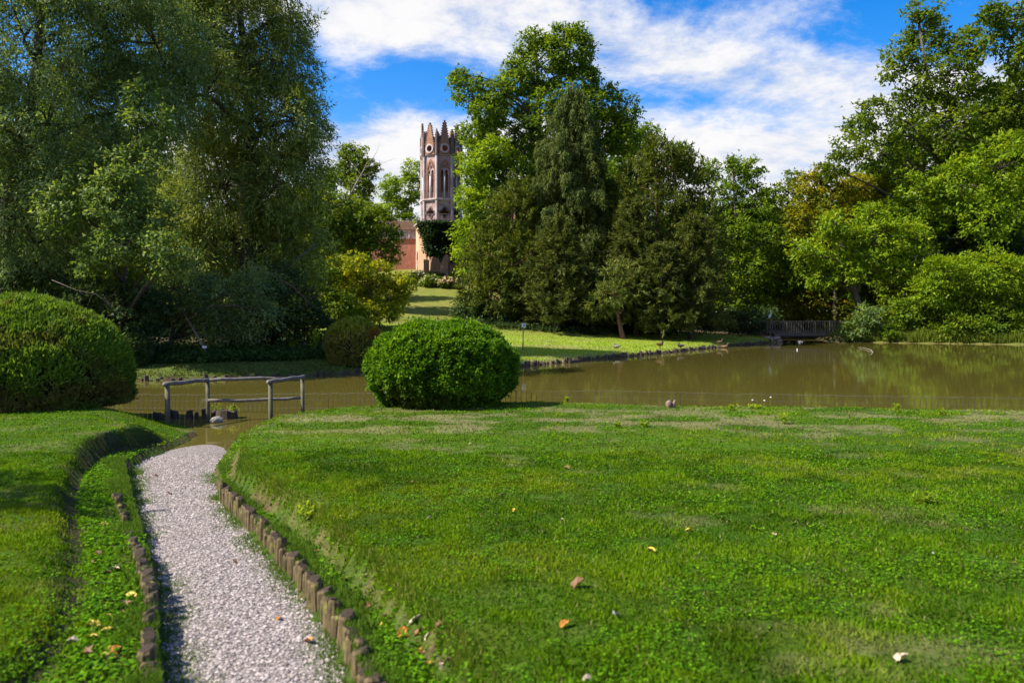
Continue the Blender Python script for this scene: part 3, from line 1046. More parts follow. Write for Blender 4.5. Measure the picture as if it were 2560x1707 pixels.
tree('golden_shrub', 'yellow-green bushy tree below the ruined tower', (950, 48),
     [(950, 690, 42), (895, 665, 36), (1000, 705, 28), (950, 740, 44), (880, 715, 44), (1000, 740, 26), (850, 670, 34), (930, 780, 36), (980, 772, 28), (1018, 722, 18), (840, 730, 40), (880, 770, 36)],
     'broad', P_YELLOW, 48, dens=1.1, size=0.6, seed=13, trunk_r=0.10, twigs=24)
tree('slope_bush', 'dark green bush at the foot of the slope left of the golden shrub', (840, 45),
     [(800, 740, 50), (850, 760, 44), (890, 790, 36), (780, 790, 40), (840, 800, 34), (740, 780, 44), (800, 690, 44)],
     'broad', P_OAK, 45, dens=1.1, size=0.6, seed=17, trunk_r=0.08, cat='bush', twigs=14)
tree('ivy_clad_tree', 'dark ivy-clad tree with bare pale limbs left of the tower', (885, 72),
     [(885, 405, 42), (905, 460, 38), (855, 440, 28), (925, 420, 24), (890, 520, 34), (870, 380, 24), (880, 580, 40)],
     'broad', P_OAK, 72, dens=1.1, size=0.85, seed=14, trunk_r=0.3, twigs=40, bark=M_BARKPALE)
tree('pale_green_tree', 'light green tree directly behind the tower on its left', (1000, 95),
     [(1010, 480, 48), (985, 540, 50), (1040, 430, 32), (965, 600, 46), (1020, 570, 40), (940, 540, 30), (975, 470, 30)],
     'broad', P_BRIGHT, 95, dens=0.95, seed=15, trunk_r=0.3, twigs=20, tri=True)
tree('backlit_tree', 'sunlit tree half hidden behind the cypress edge', (800, 62),
     [(800, 470, 45), (785, 545, 60), (835, 545, 35), (820, 440, 26)],
     'broad', P_LINDEN, 62, dens=1.0, size=0.85, seed=16, trunk_r=0.25, twigs=30)

tree('linden_tree', 'tallest bright green broadleaf tree right of the tower', (1360, 69),
     [(1425, 130, 66), (1350, 165, 82), (1300, 200, 54), (1455, 200, 50), (1175, 225, 46), (1150, 195, 26), (1220, 285, 50), (1285, 325, 86), (1400, 320, 108), (1505, 325, 70),
      (1562, 280, 42), (1528, 235, 26), (1200, 400, 56), (1250, 450, 86), (1200, 520, 44), (1225, 600, 60), (1335, 470, 106), (1185, 330, 42), (1440, 95, 34),
      (1560, 350, 46), (1240, 230, 40), (1480, 270, 50), (1340, 100, 30), (1400, 90, 30)],
     'broad', P_LINDEN, 69, dens=1.05, size=1.0, seed=21, trunk_r=0.6, twigs=100)
tree('lime_green_tree', 'lime-green tree in full sun just right of the tower shaft', (1215, 66),
     [(1195, 430, 46), (1172, 500, 34), (1225, 520, 56), (1178, 580, 44), (1185, 660, 46), (1240, 380, 44), (1230, 600, 50), (1170, 620, 36)],
     'broad', P_BRIGHT, 65.5, dens=1.0, seed=22, trunk_r=0.28, twigs=40)
conifer('spruce_tree', 'tall drooping spruce in front of the tallest tree', (1432, 205), 1432, 205, 58, 'spruce', P_SPRUCE, seed=23, droop=0.30, whorl=0.66, prof=0.72)
tree('yew_tree', 'dark round yew left of the spruce at the lawn edge', (1280, 56),
     [(1280, 540, 70), (1230, 640, 70), (1310, 650, 90), (1235, 740, 70), (1335, 750, 75), (1205, 790, 45), (1290, 480, 40), (1330, 560, 60), (1180, 720, 40)],
     'yew', P_YEW, 56, dens=1.0, seed=24, trunk_r=0.35, twigs=40, bark=M_BARKRED)
tree('broad_yew_tree', 'broad olive yew with spiky top right of the spruce', (1640, 57),
     [(1660, 415, 55), (1600, 470, 65), (1725, 460, 55), (1640, 560, 100), (1745, 570, 70), (1560, 590, 70), (1680, 680, 90), (1765, 690, 55), (1590, 710, 65),
      (1640, 380, 35), (1700, 400, 35), (1590, 430, 35)],
     'yew', P_YEW, 57, dens=1.0, seed=25, trunk_r=0.4, twigs=60, bark=M_BARKRED)
tree('leafy_tree', 'bright leafy tree behind the broad yew top', (1600, 84),
     [(1560, 350, 48), (1620, 345, 40), (1500, 420, 48), (1690, 390, 40), (1600, 420, 60), (1760, 430, 40), (1480, 360, 30)],
     'broad', P_LINDEN, 84, dens=0.9, size=1.15, seed=26, trunk_r=0.4, twigs=40)
tree('grey_green_tree', 'small grey-green tree with leaning reddish trunk at the far lawn edge', (1558, 50.5),
     [(1530, 735, 38), (1575, 715, 42), (1495, 760, 30), (1560, 765, 30), (1545, 690, 36)],
     'yew', P_GREYGREEN, 51, dens=1.0, size=0.8, seed=27, trunk_r=0.16, twigs=30, lean=[(1545, 790), (1530, 740), (1540, 690), (1545, 650)], bark=M_BARKRED)
conifer('hemlock_tree', 'silvery-green conifer with boughs near the ground left of the leaning trunk', (1392, 545), 1392, 105, 52.5, 'hemlock', P_HEML, seed=28, droop=0.22, whorl=0.50, prof=0.62, low=0.12, trunk_r=0.2)
conifer('hemlock_tree', 'grey-green conifer directly behind the leaning trunk', (1585, 500), 1590, 100, 53.5, 'hemlock', P_HEML, seed=29, droop=0.20, whorl=0.52, prof=0.60, low=0.13, trunk_r=0.22)
conifer('hemlock_tree', 'dull green conifer with dark trunk, rightmost at the far lawn edge', (1735, 540), 1728, 105, 53, 'hemlock', P_HEML, seed=30, droop=0.22, whorl=0.52, prof=0.60, low=0.14, trunk_r=0.24)
conifer('hemlock_tree', 'shorter grey-green conifer between the leaning trunk and the rightmost one', (1652, 610), 1655, 80, 51.5, 'hemlock', P_HEML, seed=33, droop=0.20, whorl=0.50, prof=0.60, low=0.14, trunk_r=0.18)
tree('round_leafed_tree', 'mid-green round-topped tree right of the broad yew', (1850, 68),
     [(1850, 445, 44), (1800, 500, 50), (1900, 515, 58), (1830, 585, 62), (1930, 595, 52), (1860, 680, 70), (1955, 690, 50), (1800, 715, 45), (1790, 630, 36),
      (1880, 420, 26), (1830, 410, 22), (1820, 770, 40), (1890, 770, 40)],
     'broad', P_LINDEN, 68, dens=0.95, size=0.95, seed=31, trunk_r=0.35, twigs=70)
tree('narrow_green_tree', 'narrow green tree right of the round-topped tree', (1985, 74),
     [(1975, 480, 34), (1990, 540, 40), (1960, 560, 36), (2000, 620, 45), (1985, 440, 20), (1950, 640, 40)],
     'oak', P_OAK, 74, dens=0.95, size=0.8, seed=32, trunk_r=0.2, twigs=40)

tree('tall_oak_tree', 'tall oak with open limbs against the sky at the right', (2430, 64.5),
     [(2315, 80, 50), (2250, 135, 40), (2230, 180, 30), (2360, 190, 85), (2290, 255, 55), (2180, 285, 45), (2120, 370, 38), (2085, 425, 30), (2200, 385, 60), (2145, 320, 32),
      (2420, 110, 48), (2450, 290, 95), (2380, 330, 75), (2545, 260, 70), (2330, 420, 60), (2215, 450, 40), (2290, 30, 26), (2340, 40, 28), (2260, 330, 45)],
     'oak', P_OAK, 64.5, dens=0.85, seed=41, trunk_r=0.5, twigs=170)
tree('corner_oak_tree', 'dark oak reaching into the upper right corner', (2640, 60),
     [(2530, 50, 55), (2480, 35, 32), (2550, 150, 52), (2475, 110, 30), (2620, 80, 80), (2620, 220, 80), (2660, -40, 90), (2640, 380, 90)],
     'oak', P_OAK, 60, dens=0.9, seed=42, trunk_r=0.5, twigs=80)
tree('golden_tree', 'yellowing tree behind the leaning tree at the right', (2090, 67),
     [(2080, 500, 56), (2025, 465, 38), (2135, 475, 48), (2005, 545, 46), (2100, 560, 56), (2190, 465, 40), (2045, 610, 44), (2060, 435, 28), (2150, 530, 50), (1990, 600, 36)],
     'broad', P_GOLD, 67, dens=0.95, size=0.95, seed=43, trunk_r=0.25, twigs=60)
tree('leaning_tree', 'bright green tree with dark leaning trunk right of the footbridge', (2168, 61.2),
     [(2100, 615, 68), (2195, 595, 68), (2025, 640, 42), (2270, 600, 52), (2060, 690, 40), (2130, 680, 38), (2240, 680, 44), (2180, 540, 44), (2090, 560, 40), (1995, 620, 24)],
     'oak', P_BRIGHT, 61.5, dens=0.9, size=0.85, seed=44, trunk_r=0.38, twigs=70, lean=[(2150, 770), (2130, 710), (2120, 660), (2150, 600), (2170, 540)])
tree('rusty_tree', 'low tree with rust-tinted layered leaves behind the footbridge', (2040, 69),
     [(2000, 700, 50), (1975, 770, 34), (2050, 755, 42), (1990, 650, 36), (2080, 715, 36), (2060, 800, 26), (2020, 740, 40), (2110, 770, 34), (2250, 700, 40)],
     'layer', P_RUST, 68.5, dens=0.95, size=0.85, seed=45, trunk_r=0.2, twigs=30)
tree('spreading_tree', 'sunlit green tree with spreading boughs at the right edge', (2480, 61.5),
     [(2400, 465, 85), (2505, 420, 90), (2335, 530, 70), (2560, 520, 80), (2470, 540, 70), (2290, 480, 50), (2600, 400, 80)],
     'oak', P_BRIGHT, 61.5, dens=0.85, size=0.9, seed=46, trunk_r=0.4, twigs=60)
tree('fir_tree', 'blue-green feathery fir between the sunlit trees at the right', (2400, 63),
     [(2420, 600, 75), (2350, 630, 60), (2490, 630, 70), (2390, 540, 50), (2460, 560, 60), (2540, 640, 60)],
     'yew', [(0.020, 0.045, 0.022), (0.040, 0.078, 0.036), (0.07, 0.115, 0.05)], 63, dens=1.0, seed=47, trunk_r=0.3, twigs=30)
tree('low_bough_tree', 'tree with yellow-green boughs hanging low over the right bank', (2470, 58.5),
     [(2400, 690, 62), (2480, 680, 66), (2330, 720, 46), (2560, 690, 66), (2440, 740, 50), (2540, 770, 55), (2380, 760, 44), (2600, 740, 60), (2350, 670, 40)],
     'layer', P_BRIGHT, 58, dens=0.95, size=0.9, seed=48, trunk_r=0.26, twigs=30)
tree('layered_tree', 'tiered dark green boughs touching the water at the right edge', (2520, 57.5),
     [(2500, 810, 44), (2440, 820, 36), (2560, 810, 50), (2390, 810, 34), (2600, 790, 50), (2480, 775, 36)],
     'layer', P_LINDEN, 56.6, dens=1.0, size=0.85, seed=49, trunk_r=0.16, twigs=16)
for i, (lab, u, lbs, pal, Yb) in enumerate([
        ('light green bush at the right end of the footbridge', 2150, [(2150, 815, 30), (2175, 790, 30), (2130, 835, 20), (2190, 830, 28), (2105, 838, 20), (2085, 845, 15), (2120, 822, 20)], P_MAPLE, 59.8),
        ('rounded green bush second from the footbridge on the right bank', 2255, [(2240, 790, 40), (2280, 780, 42), (2230, 830, 28), (2290, 825, 30)], P_LINDEN, 59.6),
        ('dark green bush in the middle of the right bank', 2345, [(2340, 790, 42), (2380, 800, 38), (2330, 830, 28), (2390, 835, 26)], P_OAK, 58.8)]):
    tree('shore_bush', lab, (u, Yb), lbs, 'broad', pal, Yb - 0.3, dens=1.1, size=0.8, seed=60 + i, trunk_r=0.08, cat='bush', twigs=12, group='bushes on the right bank')
# shaded undergrowth at the foot of the middle trees
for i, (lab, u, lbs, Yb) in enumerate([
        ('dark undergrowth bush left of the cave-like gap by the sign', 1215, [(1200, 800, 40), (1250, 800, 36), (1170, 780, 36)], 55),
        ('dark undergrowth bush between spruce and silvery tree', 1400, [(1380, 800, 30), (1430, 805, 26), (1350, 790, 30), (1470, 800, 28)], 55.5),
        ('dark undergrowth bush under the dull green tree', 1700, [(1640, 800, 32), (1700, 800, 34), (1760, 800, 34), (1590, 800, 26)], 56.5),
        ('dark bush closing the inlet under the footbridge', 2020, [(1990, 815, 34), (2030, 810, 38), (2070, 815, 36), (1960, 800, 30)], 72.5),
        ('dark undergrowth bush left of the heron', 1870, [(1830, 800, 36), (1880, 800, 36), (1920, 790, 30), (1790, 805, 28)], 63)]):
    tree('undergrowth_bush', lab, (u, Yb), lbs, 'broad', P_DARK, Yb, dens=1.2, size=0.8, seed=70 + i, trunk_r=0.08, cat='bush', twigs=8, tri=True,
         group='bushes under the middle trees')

# woodland behind, copies of one tree
wood0 = tree('woodland_tree', 'woodland tree far behind the middle trees', (1700, 100),
             [(1700, 560, 70), (1650, 620, 70), (1750, 620, 70), (1700, 680, 80), (1640, 700, 60), (1770, 700, 60), (1720, 510, 40)],
             'broad', P_LINDEN, 100, dens=1.0, size=1.35, seed=80, trunk_r=0.35, twigs=20, tri=True, group='woodland behind the park')
WOOD = [(2050, 92, 0.95), (1930, 96, 0.95), (1820, 100, 0.9), (2180, 88, 1.1), (2330, 84, 1.3), (2480, 82, 1.45), (2640, 80, 1.6), (1560, 104, 1.25), (1430, 108, 1.3),
        (700, 66, 0.55), (300, 53, 0.85), (200, 40, 0.7), (250, 46, 0.62), (60, 44, 0.75), (-140, 42, 0.8), (740, 80, 0.6), (880, 100, 0.7), (2230, 74, 0.8), (2420, 72, 0.9), (1960, 84, 0.75), (1500, 78, 0.9), (1380, 80, 0.8), (1800, 82, 0.75)]
WLAB = ['behind the yellowing tree', 'behind the right half of the round-topped tree', 'behind the left half of the round-topped tree', 'behind the crown of the leaning tree', 'behind the left limbs of the tall oak',
        'behind the trunk of the tall oak', 'behind the oak at the right edge', 'behind the broad spiky yew', 'behind the spruce', 'low behind the right flank of the cypress', 'behind the maple sprays at the left',
        'close behind the weeping tree at the left', 'far behind the weeping tree at the left', 'at the left edge behind the weeping tree', 'left of the view behind the weeping tree', 'low between cypress and ivy-clad tree',
        'far behind the ivy-clad tree', 'low behind the leaning tree trunk', 'low behind the fir', 'behind the narrow green tree', 'behind the broad yew on its left', 'behind the tallest tree on its right', 'low behind the round-topped tree']
for i, (u, Y, s) in enumerate(WOOD):
    x = (u - CX) / F * Y
    copy_tree(wood0, (x, Y, h1(x, Y) - 0.1), 0.7 + i * 1.9, s, 'dense woodland tree ' + WLAB[i], 'woodland behind the park')
wood0['label'] = 'dense woodland tree far behind the grey-green conifers'

# a small tree just left of the view dapples the near left lawn
tree('park_tree', 'small park tree left of the view that dapples the near left lawn', (-3250, 5.0),
     [(-3250, -760, 640, 0), (-2780, -900, 420, 0.3), (-3700, -900, 420, -0.3)], 'broad', P_LINDEN, 5.0, dens=0.55, size=0.7, seed=86, trunk_r=0.12, twigs=10)

# the wood that closes the view far behind: one mass
rng = np.random.default_rng(99)
lob = []
for u in range(650, 3000, 75):
    Yf = 112 + 8 * rng.random()
    for v_ in (640, 740):
        q = np.array(px(u + 30 * rng.normal(), v_ + 20 * rng.normal(), Yf)); rr = 5.6 * (0.8 + 0.4 * rng.random())
        lob.append((q, np.array((rr, rr, rr * 0.9))))
for u in range(-700, 640, 70):
    Yf = 48 + 5 * rng.random()
    for v_ in ((520, 620, 720, 790) if u < 480 else (700, 790)):
        q = np.array(px(u + 20 * rng.normal(), v_ + 20 * rng.normal(), Yf)); rr = 2.6 * (0.8 + 0.4 * rng.random())
        lob.append((q, np.array((rr, rr, rr * 0.9))))
sf = dict(L=0.55, W=0.42, cr=0.8, k=16, mode='broad')
anc, ow = [], []
for l_ in lob:
    a_, b_ = shell([l_], sf, 1.0, rng)
    anc.append(a_); ow.append(b_)
anc, ow = np.concatenate(anc), np.concatenate(ow)
ps = grow(anc, ow, sf, P_OAK, rng)
v, f = leaf_arrays(*ps[:5], tri=True)
link('distant_wood', np_mesh('distant_wood', v, f, fcol=ps[5]), M_LEAF, kind='stuff', label='dark mass of distant woodland behind all the trees', cat='woodland')

# ------------------------------------------------------------------ clipped hedges
def clipped(name, label, cen, rad, prof, n, pal, L, W, seed, core_col, bumpy=0.05, upright=0.4, spots=None, cat='hedge', mat=None):
    rng = np.random.default_rng(seed)
    x0, y0 = cen
    z0 = h1(x0, y0) - 0.03
    rx, ry, hh = rad
    root = thing(name, label, cat, (x0, y0, z0))
    tt = np.linspace(0, 1, 400)
    f = prof(tt)
    wgt = np.gradient(tt) * hh * f + np.abs(np.gradient(f)) * rx * f + 1e-4
    cdf = np.cumsum(wgt); cdf /= cdf[-1]
    t = np.interp(rng.random(n), cdf, tt)
    a = rng.random(n) * 6.2832
    fr = np.interp(t, tt, f)
    df = np.interp(t, tt, np.gradient(f, tt))
    sxn, syn = np.cos(a), np.sin(a)
    outw = unit(np.stack([sxn / rx, syn / ry, np.clip(-df / hh, -2, 6)], -1))
    P = np.stack([x0 + rx * fr * sxn, y0 + ry * fr * syn, z0 + hh * t], -1)
    lump = fbm(P[:, 0] * 2.2, P[:, 1] * 2.2, P[:, 2] * 2.2, seed) - 0.5
    fine = fbm(P[:, 0] * 7, P[:, 1] * 7, P[:, 2] * 7, seed + 3) - 0.5
    depth_ = -0.10 * rng.random(n) ** 1.5
    P = P + outw * (bumpy * 2.2 * lump + bumpy * 2.2 * fine + depth_)[:, None]
    stick = rng.random(n) < 0.05
    P = P + outw * (stick * 0.09 * rng.random(n) ** 1.5)[:, None]
    g = rng.normal(size=(n, 3))
    d = outw * 0.7 + g * 0.6 + UP * upright
    nr = outw * 0.8 + UP * 0.4 + rng.normal(size=(n, 3)) * 0.5
    pal_ = np.asarray(pal, float)
    q = np.clip(0.5 + 0.9 * lump + 0.28 * rng.normal(size=n), 0, 0.999) * (len(pal_) - 1)
    i = q.astype(int)
    col = pal_[i] + (pal_[np.minimum(i + 1, len(pal_) - 1)] - pal_[i]) * (q - i)[:, None]
    keep = rng.random(n) < 0.55 + 3.0 * (fine + 0.12)
    if spots is not None:
        col, thin = spots(P, t, a, col, rng)
        keep &= rng.random(n) > thin
    v, fc = leaf_arrays(P[keep], d[keep], nr[keep], L * (0.6 + 0.8 * rng.random(keep.sum())), W * (0.7 + 0.6 * rng.random(keep.sum())))
    link('foliage', np_mesh(name, v, fc, fcol=col[keep]), mat or M_LEAF, root)
    mb = MB()
    rings = []
    for q_ in np.linspace(0.0, 0.985, 12):
        fr_ = float(np.interp(q_, tt, f))
        rings.append([(x0 + (rx - 0.14) * fr_ * math.cos(b), y0 + (ry - 0.14) * fr_ * math.sin(b), z0 + hh * q_ * 0.94) for b in np.linspace(0, 6.2832, 25)[:-1]])
    mb.loft(rings)
    mb.part('dark_core', core_col, root, sm=True)  # solid dark core added inside to block the view through the leaves
    return root


M_CORE = noise_mat('twigs', (0.008, 0.008, 0.004), (0.035, 0.028, 0.016), 30, 0.95, 1.0, dist=0.05)  # dark colour for the solid cores added inside the hedges


def prof_ball(t):
    lo = 0.74 + 0.26 * np.sin(np.pi / 2 * np.clip(t / 0.45, 0, 1))
    hi = np.clip(1 - np.clip((t - 0.45) / 0.55, 0, 1) ** 2.25, 0, 1) ** 0.5
    return np.where(t < 0.45, lo, hi)


def prof_dome(t):
    return np.where(t < 0.28, 0.985 + 0.015 * t / 0.28, np.clip(1 - np.clip((t - 0.28) / 0.72, 0, 1) ** 1.9, 0, 1) ** 0.55)


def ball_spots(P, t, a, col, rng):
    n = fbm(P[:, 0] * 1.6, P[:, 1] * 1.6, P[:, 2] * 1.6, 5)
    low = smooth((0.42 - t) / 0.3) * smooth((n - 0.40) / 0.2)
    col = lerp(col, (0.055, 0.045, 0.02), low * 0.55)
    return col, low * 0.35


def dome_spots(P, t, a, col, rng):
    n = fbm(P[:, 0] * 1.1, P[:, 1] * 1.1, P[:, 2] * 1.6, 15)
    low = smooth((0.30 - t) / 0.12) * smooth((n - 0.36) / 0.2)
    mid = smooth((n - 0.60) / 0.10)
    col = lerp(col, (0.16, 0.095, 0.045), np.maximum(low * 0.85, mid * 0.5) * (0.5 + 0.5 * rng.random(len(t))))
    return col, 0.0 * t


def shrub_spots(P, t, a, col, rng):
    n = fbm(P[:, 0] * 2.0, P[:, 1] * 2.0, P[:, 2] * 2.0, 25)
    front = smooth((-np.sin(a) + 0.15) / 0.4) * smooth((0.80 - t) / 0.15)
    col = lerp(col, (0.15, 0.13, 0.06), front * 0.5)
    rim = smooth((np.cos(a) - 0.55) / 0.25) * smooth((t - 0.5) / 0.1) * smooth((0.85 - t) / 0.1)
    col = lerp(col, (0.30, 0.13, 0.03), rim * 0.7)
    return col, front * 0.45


P_BOX = [(0.028, 0.080, 0.004), (0.080, 0.185, 0.008), (0.17, 0.31, 0.014)]
P_DOME = [(0.065, 0.125, 0.014), (0.115, 0.21, 0.020), (0.19, 0.29, 0.030)]
P_SHRUB = [(0.11, 0.16, 0.02), (0.20, 0.26, 0.03), (0.34, 0.36, 0.05)]
bx_ = (1103 - CX) / F * 13.8
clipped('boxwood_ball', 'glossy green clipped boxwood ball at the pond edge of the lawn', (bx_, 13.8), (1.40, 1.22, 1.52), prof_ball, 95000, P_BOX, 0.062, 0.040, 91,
        M_CORE, 0.095, 0.25, ball_spots)
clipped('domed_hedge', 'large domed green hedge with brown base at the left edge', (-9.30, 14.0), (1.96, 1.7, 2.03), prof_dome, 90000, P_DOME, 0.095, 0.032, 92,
        M_CORE, 0.05, 0.9, dome_spots, mat=M_NEEDLE)
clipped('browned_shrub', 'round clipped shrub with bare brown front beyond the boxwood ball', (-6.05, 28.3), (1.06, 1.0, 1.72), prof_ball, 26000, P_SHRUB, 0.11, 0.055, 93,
        M_CORE, 0.05, 0.5, shrub_spots, cat='shrub')
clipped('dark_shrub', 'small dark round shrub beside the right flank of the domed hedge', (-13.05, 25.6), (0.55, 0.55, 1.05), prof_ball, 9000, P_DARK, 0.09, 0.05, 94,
        M_CORE, 0.04, 0.5, None, cat='shrub')

# ------------------------------------------------------------------ log edging of the path
M_LOG, t, p, out = new_mat('weathered_log')
ov = objvec(t)
sp = t.n.new('ShaderNodeSeparateXYZ'); t.l.new(ov, sp.inputs[0])
f1 = t.noise(t.mapping(posvec(t), scale=(1, 1, 0.25)), 45, 6, 0.6)
side_c = t.ramp(f1, [(0.3, (0.040, 0.026, 0.012)), (0.7, (0.17, 0.125, 0.055))])
f2 = t.noise(posvec(t), 9, 4, 0.6)
moss = t.mix(t.smooth(f2, 0.58, 0.72), side_c, (0.20, 0.22, 0.025))
geo = t.n.new('ShaderNodeNewGeometry')
sn = t.n.new('ShaderNodeSeparateXYZ'); t.l.new(geo.outputs['Normal'], sn.inputs[0])
topc = t.ramp(f1, [(0.3, (0.012, 0.007, 0.004)), (0.75, (0.045, 0.026, 0.014))])
topc = t.mix(t.smooth(f2, 0.66, 0.74), topc, (0.30, 0.29, 0.02))
t.l.new(t.mix(t.smooth(sn.outputs[2], 0.5, 0.8), moss, topc), p.inputs['Base Color'])
p.inputs['Roughness'].default_value = 0.9
bump(t, p, f1, 0.8, 0.01)


def log_mesh(name, r, h, n=9, seed=0, top=0.25):
    rng = random.Random(seed)
    mb = MB()
    rings = []
    for z, k in ((-0.25, 1.0), (h * 0.5, 1.0), (h - 0.016, 0.97), (h, 0.80)):
        rings.append([(r * k * (1 + 0.10 * rng.uniform(-1, 1)) * math.cos(2 * math.pi * i / n), 1.1 * r * k * (1 + 0.10 * rng.uniform(-1, 1)) * math.sin(2 * math.pi * i / n),
                       z + (top * r * math.cos(2 * math.pi * i / n + seed) if z > h - 0.03 else 0)) for i in range(n)])
    mb.loft(rings)
    return mb.mesh(name)


LOGS = [log_mesh('log', 0.034 + 0.006 * (i % 3), 0.115 + 0.014 * i, seed=i, top=0.3) for i in range(5)]


def edging(label, K, spacing, y0, y1):
    pts = [(x, y) for y, x in K]
    P = [Vector((x, y)) for x, y in pts]
    root = thing('log_edging', label, 'edging', (P[0].x, P[0].y, h1(P[0].x, P[0].y)), 'log edgings of the gravel path')
    acc, i = 0.0, 0
    rng = random.Random(int(spacing * 1000) + len(P))
    for a_, b_ in zip(P[:-1], P[1:]):
        seg = (b_ - a_).length
        while acc < seg:
            q = a_ + (b_ - a_) * (acc / seg)
            acc += spacing * rng.uniform(0.9, 1.12)
            if not (y0 < q.y < y1): continue
            o = link('log', LOGS[rng.randrange(5)], M_LOG, root)
            o.location = (q.x + rng.uniform(-0.012, 0.012), q.y, float(zpath(q.y)) + 0.015 + rng.uniform(-0.02, 0.02))
            o.rotation_euler = (rng.uniform(-0.07, 0.07), rng.uniform(-0.07, 0.07), rng.uniform(0, 6.28))
        acc -= seg
    return root


edging('row of short weathered log stumps along the right side of the path', K_LOGR, 0.096, 2.2, 30)
edging('row of short dark log stumps along the left side of the path', K_LOGL, 0.10, 2.2, 30)

# ------------------------------------------------------------------ wooden handrail round the end of the path
M_WOOD = noise_mat('grey_wood', (0.075, 0.062, 0.058), (0.19, 0.165, 0.165), 14, 0.85, 0.5, (1, 1, 1), 0.01)
M_WOODM = noise_mat('mossy_wood', (0.055, 0.05, 0.028), (0.15, 0.135, 0.09), 14, 0.9, 0.5, (1, 1, 0.3), 0.01)
ZT = 0.33
pA, pB, pC, pD = px(418, 968, 13.9), px(519, 957, 14.8), px(756, 950, 15.5), px(676, 962, 14.4)
rail = thing('wooden_handrail', 'grey weathered round-timber handrail where the path meets the water', 'handrail', (pA.x, pA.y, h1(pA.x, pA.y)))
for q, r_ in ((pA, 0.048), (pB, 0.041), (pC, 0.043), (pD, 0.047)):
    zb = min(h1(q.x, q.y), WATER) - 0.25
    MB().tube([(q.x, q.y, zb), (q.x + 0.008, q.y, (zb + q.z) / 2), (q.x, q.y, q.z + 0.02)], [r_, r_ * 0.97, r_ * 0.93], 10).part('post', M_WOODM, rail, sm=True)


def pole(a_, b_, r0, r1, sag=0.0, over=0.08):
    d = (b_ - a_).normalized()
    a_, b_ = a_ - d * over, b_ + d * over
    pts = [a_ + (b_ - a_) * k / 6 + Vector((0, 0, -sag * math.sin(math.pi * k / 6) + 0.008 * math.sin(k * 2.1))) for k in range(7)]
    return MB().tube(pts, [r0 + (r1 - r0) * k / 6 for k in range(7)], 10)


up_ = Vector((0, 0, 0.06))
pole(pA + up_, pB + up_, 0.042, 0.038).part('top_rail', M_WOOD, rail, sm=True)
pole(pB + up_ + Vector((0.02, 0.02, -0.01)), pC + up_ - Vector((0.3, 0, 0.03)), 0.038, 0.03, -0.02, 0.02).part('top_rail', M_WOOD, rail, sm=True)
pole(pD + up_, pC + up_ + Vector((0, 0, 0.01)), 0.042, 0.037).part('top_rail', M_WOOD, rail, sm=True)
pole(px(519, 1001, 14.75), px(752, 994, 15.4), 0.034, 0.032, 0.02, 0.0).part('lower_rail', M_WOOD, rail, sm=True)

# ------------------------------------------------------------------ stakes along the shores
M_STAKE = noise_mat('wet_stake', (0.022, 0.016, 0.011), (0.085, 0.062, 0.045), 9, 0.9, 0.6, (3, 3, 1), 0.02, pos=True)
STK = [log_mesh('stake', 0.042 + 0.010 * i, 0.16 + 0.03 * i, 6, 30 + i, 0.25) for i in range(4)]


def revetment(name, label, pts, spacing, zt, jit=0.05, gap=0.06):
    rng = random.Random(len(pts) * 7 + int(spacing * 100))
    P = [Vector(q) for q in pts]
    root = thing(name, label, 'revetment', (P[0].x, P[0].y, WATER))
    acc = 0.0
    for a_, b_ in zip(P[:-1], P[1:]):
        seg = (b_ - a_).length
        while acc < seg:
            q = a_ + (b_ - a_) * (acc / seg)
            acc += spacing * rng.uniform(0.8, 1.25)
            if rng.random() < gap: continue
            o = link('stake', STK[rng.randrange(4)], M_STAKE, root)
            o.location = (q.x + rng.uniform(-jit, jit), q.y + rng.uniform(-jit, jit), zt + rng.uniform(-0.09, 0.05))
            o.rotation_euler = (rng.uniform(-0.1, 0.1), rng.uniform(-0.1, 0.1), rng.uniform(0, 6))
        acc -= seg
    return root


rv = revetment('timber_revetment', 'low row of dark timber stakes edging the sunlit far lawn',
               [(-1.0, 29.7), (0.2, 30.5), (2.13, 32.8), (4.32, 36.2), (7.96, 40.8), (14.0, 49.7), (20.5, 58.2)], 0.15, WATER - 0.05)
MB().box((2.9, 33.6, WATER + 0.06), (1.25, 0.09, 0.10), Matrix.Rotation(math.radians(57), 3, 'Z')).part('fallen_timber', M_STAKE, rv)
revetment('timber_revetment', 'low dark stakes edging the shaded left bank across the water',
          [(-15.5, 23.75), (-12.2, 23.95), (-9.1, 24.65), (-6.8, 26.1), (-5.5, 27.3), (-3.2, 28.3)], 0.17, WATER - 0.10, 0.08, 0.2)
revetment('timber_piles', 'short dark timber piles standing in the water behind the handrail',
          [(-7.3, 15.1), (-6.8, 15.2), (-6.2, 15.3), (-5.7, 15.35)], 0.15, WATER - 0.05, 0.04)

# stump with plants and a pale stone by the piles
q = px(567, 1047, 15.2)
st = thing('old_stump', 'broken stump with small plants in the water behind the handrail', 'stump', (q.x, q.y, WATER))
MB().loft([[(q.x + r_ * math.cos(a_) * 1.25, q.y + r_ * math.sin(a_), z_ + 0.03 * math.sin(3 * a_)) for a_ in np.linspace(0, 6.283, 11)[:-1]]
           for z_, r_ in ((WATER - 0.3, 0.21), (WATER + 0.05, 0.18), (WATER + 0.16, 0.17), (WATER + 0.17, 0.11))]).part('wood', M_STAKE, st)
rng = np.random.default_rng(3)
c_ = np.array([(q.x - 0.18, q.y, WATER + 0.22), (q.x + 0.08, q.y, WATER + 0.20), (q.x + 0.14, q.y, WATER + 0.19)])
ps = grow(c_, np.tile(UP, (3, 1)), dict(L=0.06, W=0.03, cr=0.09, k=30, mode='broad'), P_BRIGHT, rng)
